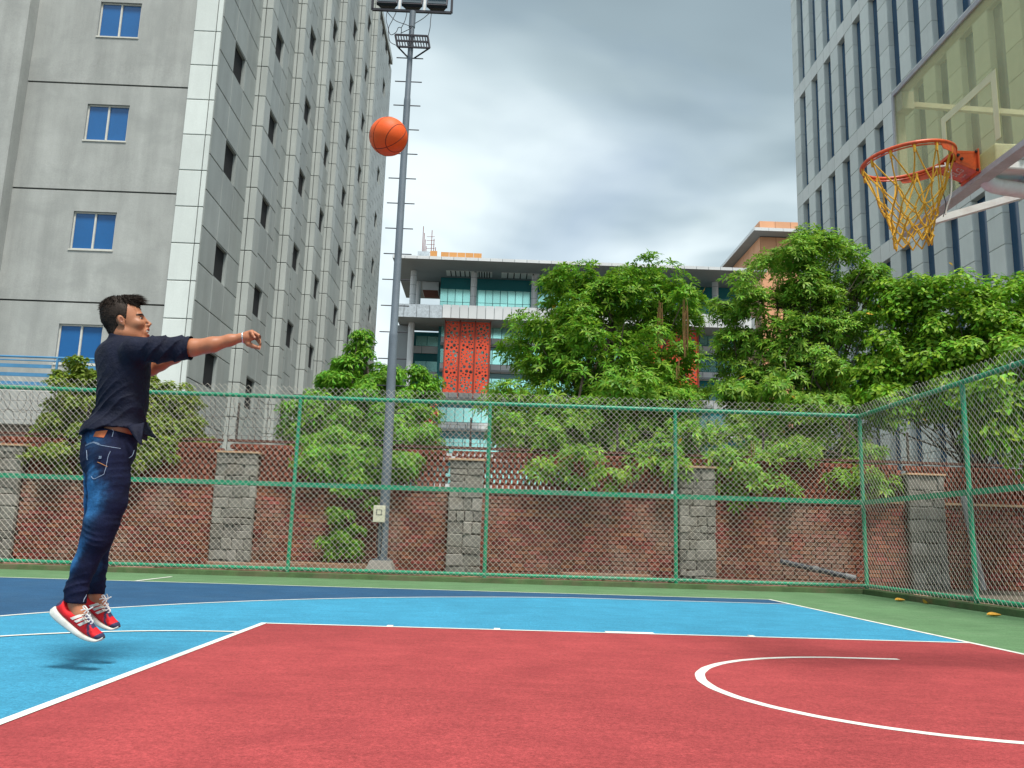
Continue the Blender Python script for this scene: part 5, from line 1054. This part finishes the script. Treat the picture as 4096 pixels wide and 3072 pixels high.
# ---- shirt
f22, f32 = math.radians(44), math.radians(54)
HEMX = np.array([W(u, 1730, -.1)[0] for u in (300, 330, 380, 440, 478, 520, 548, 566, 580, 600, 640)]); HEMZ = np.array([W(460, v, -.1)[2] for v in (1738, 1734, 1724, 1714, 1704, 1722, 1752, 1778, 1742, 1748, 1755)])
def shirt(X, Y, Z):
    d = ell(X, Y, Z, (-6.0429, 0.0000, 1.5659), (.126, .180, .19), f22); d = smin(d, cone(X, Y, Z, (-5.9421, -0.1300, 1.6648), (-6.0976, 0.1500, 1.7220), .060, .060), .06); d = smin(d, ell(X, Y, Z, (-6.1100, 0.0200, 1.6596), (.095, .16, .10), f22), .05)
    d = smin(d, ell(X, Y, Z, (-6.0302, 0.0000, 1.3916), (.120, .152, .17), math.radians(50)), .06); d = smin(d, ell(X, Y, Z, (-6.0655, 0.0000, 1.2249), (.162, .172, .115), f32), .06)
    sl_ = chain(X, Y, Z, [(-5.9315, -0.1400, 1.6657), (-5.7983, -0.1580, 1.6693), (-5.6987, -0.1600, 1.6779), (-5.5997, -0.1600, 1.6870)], [.070, .064, .057, .055], .03)
    cu = np.maximum(cone(X, Y, Z, (-5.6553, -0.1600, 1.6836), (-5.5904, -0.1600, 1.6874), .0615, .0605), np.maximum(X - (-5.5877, -0.1600, 1.6875)[0], (-5.6581, -0.1600, 1.6849)[0] - X)); sl_ = np.maximum(sl_, X - (-5.5904, -0.1600, 1.6874)[0])
    sl_ = smin(sl_, ell(X, Y, Z, (-5.6209, -0.1550, 1.6406), (.030, .035, .022)), .02); sl_ = np.minimum(sl_, cu); d = smin(d, sl_, .035)
    d = smin(d, chain(X, Y, Z, [(-6.0944, 0.1600, 1.7200), (-6.0342, 0.2200, 1.6658), (-6.0110, 0.2280, 1.6475)], [.066, .057, .054], .03), .03)
    col_ = np.maximum(cone(X, Y, Z, (-6.0854, 0.0200, 1.7104), (-6.0870, 0.0250, 1.7803), .078, .068), Z - (-6.1007, 0.0200, 1.7729)[2] - .28 * (X - (-6.1007, 0.0200, 1.7729)[0]) * -1.0); d = smin(d, col_, .012)
    # folds: drawn from the low back towards the armpit, and across the sleeve
    u = (-.60 * X + .80 * Z) + .35 * Y; wob = .012 * np.sin(X * 17 + Y * 9) + .010 * np.sin(Z * 23 + Y * 14); m = np.clip(.55 + .45 * np.sin(X * 11 + Z * 7 + 2.0) + .35 * np.sin(Z * 15 - X * 6), 0, 1.2)
    r1 = (1 - np.abs(np.sin((u + wob) * 3.1416 / .058))) ** 2; r2 = (1 - np.abs(np.sin((u * .8 + .55 * X + wob * 1.4) * 3.1416 / .083))) ** 2
    lowb = np.clip(((-6.0949, 0.0000, 1.5781)[2] - Z) / .35, .15, 1); d = d - (.017 * r1 * m * lowb + .008 * r2 * lowb)
    us = (.75 * X - .55 * Z) + .3 * Y; rs_ = (1 - np.abs(np.sin((us + wob * .8) * 3.1416 / .062))) ** 2; onsl = np.clip((X - (-5.9073, -0.1500, 1.6644)[0]) / .06, 0, 1) * (X < (-5.6634, -0.1600, 1.6847)[0]); d = d - .010 * rs_ * onsl
    hz_ = np.interp(X, HEMX, HEMZ).astype(np.float32) + .006 * np.sin(X * 60); cut = np.where(X < (-5.8958, 0.0000, 1.2787)[0], hz_ - Z, -1.0); return np.maximum(d, cut * .8)
sv, sf_ = surf(shirt, np.array((-6.2640, 0.0000, 1.1297)) * [1, 0, 1] + [0, -.28, 0], np.array((-5.6310, 0.0000, 1.8154)) * [1, 0, 1] + [0, .33, 0], .0052); sv = relax(sv, sf_, 1, .4)
sh = npmesh('shirt', sv, sf_, m_shirt, pl_, True)
from mathutils.bvhtree import BVHTree
def bvh(V, F): return BVHTree.FromPolygons([tuple(v) for v in V], [tuple(int(i) for i in f) for f in F])
def onto(tree, p, off=.0015):
    """drop a world point (x, z) onto the near side of a surface, from the -Y side"""
    h = tree.ray_cast(Vector((p[0], -.9, p[2])), Vector((0, 1, 0)))
    return (h[0] + h[1] * off * (1 if h[1].y < 0 else -1)) if h[0] else Vector(p)
def decal(name, tree, quad, mat, parent, n=7, m=3, off=.002, pos=PO):
    a, b, c, d = [Vector(q) for q in quad]; v = []; f = []
    for i in range(n + 1):
        for j in range(m + 1): v.append(onto(tree, a.lerp(b, i / n).lerp(d.lerp(c, i / n), j / m), off))
    for i in range(n):
        for j in range(m): f.append((i * (m + 1) + j, (i + 1) * (m + 1) + j, (i + 1) * (m + 1) + j + 1, i * (m + 1) + j + 1))
    return pos(MB().add(v, f).build(name, mat, parent, True))
def thread(name, tree, pts, r, mat, parent, off=.001, pos=PO): return pos(MB().tube([onto(tree, q, off) for q in sm(pts, 6)], r, 5).build(name, mat, parent, True))
def flap(c, n=8):
    a, b, t = [Vector(x) for x in c]; v = []; f = []
    for i in range(n + 1):
        for j in range(n + 1):
            s_ = i / n; q = a.lerp(b, j / n).lerp(t, s_); v.append(q + Vector((0, -.012 * math.sin(j / n * 3.14 * 1.5 + s_) - .010 * math.sin(s_ * 3.14), 0)))
    for i in range(n):
        for j in range(n): f.append((i * (n + 1) + j, i * (n + 1) + j + 1, (i + 1) * (n + 1) + j + 1, (i + 1) * (n + 1) + j))
    o = MB().add(v, f).build('shirt_tail', m_shirt, sh, True); md = o.modifiers.new('t', 'SOLIDIFY'); md.thickness = .004; return PO(o)
flap(((-5.9312, -0.1350, 1.2488), (-5.8609, -0.1150, 1.2780), (-5.8449, -0.1450, 1.1548))); flap(((-5.9352, 0.0200, 1.2939), (-5.9325, 0.1000, 1.3049), (-5.8636, 0.0700, 1.2194))); flap(((-5.9132, -0.0300, 1.2263), (-5.9149, 0.0200, 1.2946), (-5.8584, 0.0500, 1.2172)))
PO(sh)
# ---- jeans
WZ = lambda X: np.interp(X, [W(u, 1720, -.1)[0] for u in (320, 430, 525, 560)], [W(460, v, -.1)[2] for v in (1712, 1716, 1736, 1742)]).astype(np.float32)
RL = ([(-6.0305, -0.0800, 1.0823), (-6.0191, -0.0850, 0.9565), (-6.0095, -0.0900, 0.8581), (-6.0266, -0.1000, 0.7405), (-6.0420, -0.1000, 0.6629), (-6.0894, -0.1000, 0.5213), (-6.1158, -0.1000, 0.4008), (-6.1110, -0.1000, 0.3409)], [.106, .098, .090, .080, .073, .0555, .0490, .0475])
LL = ([(-6.1219, 0.0800, 1.0943), (-6.1249, 0.0900, 0.9645), (-6.1270, 0.1000, 0.8627), (-6.1316, 0.1100, 0.7477), (-6.1317, 0.1150, 0.6602), (-6.1279, 0.1150, 0.5135), (-6.1223, 0.1100, 0.4279), (-6.1158, 0.1100, 0.3729)], [.103, .093, .084, .075, .069, .055, .049, .047])
def jeans(X, Y, Z):
    d = ell(X, Y, Z, (-6.0787, 0.0000, 1.1289), (.132, .160, .125), f32); d = smin(d, ell(X, Y, Z, (-6.0776, 0.0000, 1.2245), (.128, .156, .10), f32), .05); d = smin(d, ell(X, Y, Z, (-6.0955, -0.0550, 1.0692), (.085, .095, .10), f32), .04); d = smin(d, ell(X, Y, Z, (-6.1636, 0.0750, 1.0856), (.080, .095, .10), f32), .04)
    r = chain(X, Y, Z, *RL, .03); l = chain(X, Y, Z, *LL, .03)
    for c_, d_ in (((303, 2372, -.10), (302, 2408, -.10)), ((378, 2338, .11), (377, 2372, .11))):
        q = np.maximum(cone(X, Y, Z, W(*c_), W(*d_), .0540, .0525), Z - W(*c_)[2])
        if c_[2] < 0: r = np.minimum(r, q); r = np.maximum(r, (-6.1105, -0.1000, 0.3372)[2] - .10 * (X - (-6.1105, -0.1000, 0.3372)[0]) - Z)
        else: l = np.minimum(l, q); l = np.maximum(l, (-6.1155, 0.1100, 0.3703)[2] - Z)
    # creases behind and below the knee, bunching at the hem, and at the hip
    zk = (-6.0275, -0.1000, 0.6826)[2]; kn_ = np.exp(-((Z - zk) / .085) ** 2); w1 = (1 - np.abs(np.sin((Z + .25 * X + .008 * np.sin(X * 30)) * 3.1416 / .030))) ** 2; hm = np.exp(-((Z - (-6.1252, -0.1000, 0.4257)[2]) / .05) ** 2)
    w2 = (1 - np.abs(np.sin((Z - .4 * X + .006 * np.sin(Y * 40)) * 3.1416 / .041))) ** 2; hp2 = np.exp(-((Z - (-6.0278, -0.1000, 1.0210)[2]) / .06) ** 2)
    b = .0065 * w1 * kn_ * np.clip(.5 + .7 * np.sin(X * 40 + Z * 25), 0, 1) + .006 * w2 * hm + .003 * w2 * hp2 + .0010 * w2
    d = smin(smin(d, r, .03), l, .03) if False else np.minimum(smin(d, r, .03), smin(d, l, .03)); return np.maximum(d - b, Z - WZ(X))
jv, jf = surf(jeans, np.array((-6.2274, 0.0000, 0.2898)) * [1, 0, 1] + [0, -.25, 0], np.array((-5.9000, 0.0000, 1.2923)) * [1, 0, 1] + [0, .28, 0], .0056); jv = relax(jv, jf, 1, .4)
jo = npmesh('jeans', jv, jf, m_jean, pl_, True)
DK, FD = np.array((0.0065, 0.009, 0.030)), np.array((0.028, 0.125, 0.29)); jc = np.tile(DK, (len(jv), 1)); nz = hash_noise(jv, 45) * .014 + hash_noise(jv, 120) * .010 + hash_noise(jv, 300) * .006
def fadezone(u, v, y, ru, rv, amt, tilt=0.0):
    global jc
    c = W(u, v, y); x = jv[:, 0] - c[0] + nz; z = jv[:, 2] - c[2] + nz; x, z = x * math.cos(tilt) + z * math.sin(tilt), -x * math.sin(tilt) + z * math.cos(tilt)
    w = np.exp(-(x / ru) ** 2 - (z / rv) ** 2) * ((jv[:, 1] < .02) if y < 0 else (jv[:, 1] > -.01)); jc = mixc(jc, FD, np.clip(w * 1.5, 0, 1) * amt)
fadezone(380, 1965, -.1, .032, .115, .95, .05); fadezone(398, 2010, -.1, .045, .085, .9, -.35); fadezone(392, 1910, -.1, .026, .04, .7); fadezone(312, 2230, -.1, .028, .10, .9, -.42); fadezone(372, 1758, -.1, .035, .022, .8); fadezone(350, 1970, .1, .03, .12, .9); fadezone(400, 1775, -.1, .05, .05, .15); fadezone(395, 2250, .11, .03, .08, .35)
jc = jc * (1 + .25 * hash_noise(jv, 25)[:, None]); colour(jo, np.clip(jc, 0, 1)); tj = bvh(jv, jf); PO(jo)
m_st = M('denim_stitch', (0.32, 0.40, 0.52), 0.8, 0.3, 200.0); m_sto = M('orange_stitch', (0.45, 0.20, 0.07), 0.8, 0.2); m_lea = M('tan_leather_patch', (0.50, 0.135, 0.05), 0.7, 0.12, 20.0)
B = lambda u, v: W(250 + u * .2713, 1700 + v * .2713, -.15)
for P in ([(300, 300), (440, 262), (560, 298), (700, 325), (840, 345)], [(300, 288), (440, 250), (560, 284)], [(735, 398), (705, 500), (690, 600), (660, 730)], [(660, 735), (590, 770), (510, 802), (465, 765)], [(340, 370), (360, 440), (372, 515)], [(1060, 370), (1030, 450), (985, 485)], [(735, 70), (715, 170)]):
    thread('stitching', tj, [B(*q) for q in P], .0012, m_st, jo)
thread('stitching', tj, [B(560, 555), B(630, 585), B(700, 622)], .0016, m_sto, jo)
thread('stitching', tj, [(-6.0606, -0.1500, 0.3805), (-6.0622, -0.1500, 0.3619), (-6.0639, -0.1500, 0.3446)], .0014, m_st, jo)
decal('leather_patch', tj, (B(435, 165), B(605, 186), B(655, 75), B(478, 92)), m_lea, jo, 8, 5, .003)
q_ = onto(tj, B(605, 490), .002); mt = Matrix(((1, 0, 0), (0, 0, -1), (0, 1, 0))).to_4x4(); mt = Matrix.Rotation(math.radians(-22), 4, 'Z') @ mt; mt.translation = q_ + Vector((0, -.002, 0)) - Vector((ORG[0], ORG[1], .012)); lettering('20', .020, jo, m_st, mt, 'pocket_emblem')
# ---- shoes
SOLE = [((202, 2440), (221, 2425), .010), ((206, 2458), (231, 2433), .028), ((226, 2480), (246, 2448), .035), ((268, 2513), (281, 2480), .036), ((305, 2538), (317, 2512), .040), ((341, 2557), (348, 2533), .046), ((372, 2566), (378, 2547), .047), ((397, 2566), (401, 2555), .039), ((417, 2552), (416, 2546), .016)]
UPPR = [((227, 2427), (233, 2413), .012), ((236, 2441), (254, 2396), .027), ((246, 2452), (266, 2396), .033), ((262, 2467), (280, 2428), .036), ((285, 2487), (305, 2438), .037), ((310, 2510), (331, 2438), .038), ((335, 2530), (353, 2466), .041), ((356, 2543), (373, 2495), .044), ((380, 2552), (393, 2519), .043), ((402, 2557), (411, 2533), .033), ((415, 2551), (417, 2544), .010)]
def loft(st, y0, nst, nr, dome):
    """side stations (bottom, top, half width) -> rounded solid; returns V, F, station t, ring angle"""
    import itertools
    k = len(st); T = np.linspace(0, k - 1, nst); V = []; TT = []; AA = []
    bt = np.array([W(*b, y0) for b, t, w in st]); tp = np.array([W(*t, y0) for b, t, w in st]); ww = np.array([w for b, t, w in st])
    def cr(A, t):
        i = int(min(max(math.floor(t), 0), k - 2)); f = t - i; p0, p1, p2, p3 = A[max(i - 1, 0)], A[i], A[i + 1], A[min(i + 2, k - 1)]
        return .5 * (2 * p1 + (p2 - p0) * f + (2 * p0 - 5 * p1 + 4 * p2 - p3) * f * f + (3 * p1 - p0 - 3 * p2 + p3) * f ** 3)
    for t in T:
        b, u, w = cr(bt, t), cr(tp, t), max(float(cr(ww, t)), .003); ax = u - b; c = (b + u) / 2
        for j in range(nr):
            a = 2 * math.pi * j / nr; ca, sa = math.cos(a), math.sin(a); e = .55 if not dome else .75
            h = math.copysign(abs(sa) ** e, sa); l = math.copysign(abs(ca) ** e, ca)
            if dome and h > 0: l *= 1 - .48 * h ** 1.6
            V.append(c + ax * .5 * h + np.array([0, 1, 0]) * w * l); TT.append(t); AA.append(a)
    F = [(i * nr + j, i * nr + (j + 1) % nr, (i + 1) * nr + (j + 1) % nr, (i + 1) * nr + j) for i in range(nst - 1) for j in range(nr)]
    V = np.array(V); n0 = len(V); V = np.concatenate([V, [V[:nr].mean(0)], [V[-nr:].mean(0)]]); TT += [0, k - 1]; AA += [0, 0]
    F += [(n0, (j + 1) % nr, j, j) for j in range(0)]; capf = [(j, n0, n0, (j + 1) % nr) for j in range(0)]
    F = np.array(F); return V, F[:, ::-1], np.array(TT), np.array(AA)
S_ = lambda u, v: W(160 + u * .2411, 2200 + v * .2411, -.17)
def make_shoe(label):
    e = empty('shoe'); e.parent = pl_; e['label'] = label
    V, F, T, A = loft(UPPR, -.105, 64, 40, True); o = npmesh('upper', V, F, m_shoe, e, True)
    C = np.tile(np.array((0.62, 0.012, 0.018)), (len(V), 1)); NV = (0.038, 0.036, 0.085); h = np.sin(A)
    C = mixc(C, NV, ((T > 8.35 + .5 * h) * (T > 7.9)).astype(float)); C = mixc(C, NV, ((T < 1.75) & (h > -.35 + .25 * T)).astype(float)); C = mixc(C, NV, ((T > 4.3) & (T < 7.55) & (h > .80 - .03 * (T - 4))).astype(float))
    C = mixc(C, NV, ((np.abs(T - 7.15 + .75 * h) < .26) & (h < .9)).astype(float)); C = mixc(C, (0.02, 0.015, 0.02), ((T > 2.3) & (T < 4.5) & (h > .93)).astype(float)); colour(o, C); tu = bvh(V, F)
    V2, F2, T2, A2 = loft(SOLE, -.105, 56, 28, False); npmesh('sole', V2, F2, m_sole, e, True)
    for a, b, c, d in (((455, 1135), (650, 1062), (690, 1100), (500, 1168)), ((520, 1185), (700, 1112), (732, 1152), (565, 1215)), ((580, 1245), (735, 1168), (768, 1205), (628, 1272))):
        decal('stripe', tu, (S_(*a), S_(*b), S_(*c), S_(*d)), m_sole, e, 8, 4, .0022, lambda q: q)
    for P in ([(680, 1000), (740, 985), (800, 990), (880, 945)], [(730, 1050), (770, 1010), (800, 990)], [(760, 1090), (800, 1030), (790, 1010)], [(780, 1135), (830, 1100), (830, 1060)], [(815, 1180), (850, 1150), (840, 1110)], [(840, 1225), (880, 1200), (870, 1160)], [(770, 1060), (820, 1100), (840, 1140)], [(795, 1110), (850, 1150), (872, 1190)], [(740, 985), (715, 940), (745, 930), (775, 965), (795, 990)]):
        thread('lace', tu, [S_(*q) for q in P], .0032, m_lace, e, .003, lambda q: q)
    return e, tu
near, _ = make_shoe('red and white sneaker of the foot nearer the camera'); near.matrix_local = Matrix.Translation((-ORG[0], -ORG[1], -.012))
far = near.copy(); COL.objects.link(far); far.parent = pl_; far['label'] = 'red and white sneaker of the farther foot'
for ch in list(near.children): c = ch.copy(); COL.objects.link(c); c.parent = far
t0 = Vector((-5.9444, -0.1050, 0.1737)); t1 = Vector((-5.9588, 0.1050, 0.2070))
far.matrix_local = Matrix.Translation(Vector((-ORG[0], -ORG[1], -.012)) + t1) @ Matrix.Rotation(math.radians(4), 4, 'Y') @ Matrix.Translation(-t0)
PO(MB().tube(sm([(-6.0549, 0.1000, 0.3582), (-6.0341, 0.0800, 0.3692), (-6.0263, 0.0800, 0.3473), (-6.0401, 0.0900, 0.3371)]), .0028, 5).build('loose_lace', m_lace, pl_, True))
# ---- bracelet
ax_ = (Vector(Hd(560, 700, -.138)) - Vector((-5.4352, -0.1450, 1.7366))).normalized(); u_ = ax_.cross(Vector((0, 1, 0))).normalized(); w_ = ax_.cross(u_); c_ = Vector(Hd(395, 715, -.139))
PO(MB().tube([c_ + u_ * .0285 * math.cos(a) + w_ * .0285 * math.sin(a) + ax_ * .004 * math.cos(a) for a in np.linspace(0, 6.2832, 37)], .0042, 8, False).build('bracelet', M('silver', (0.75, 0.75, 0.76), 0.25, 0.05, metal=0.9), pl_, True))
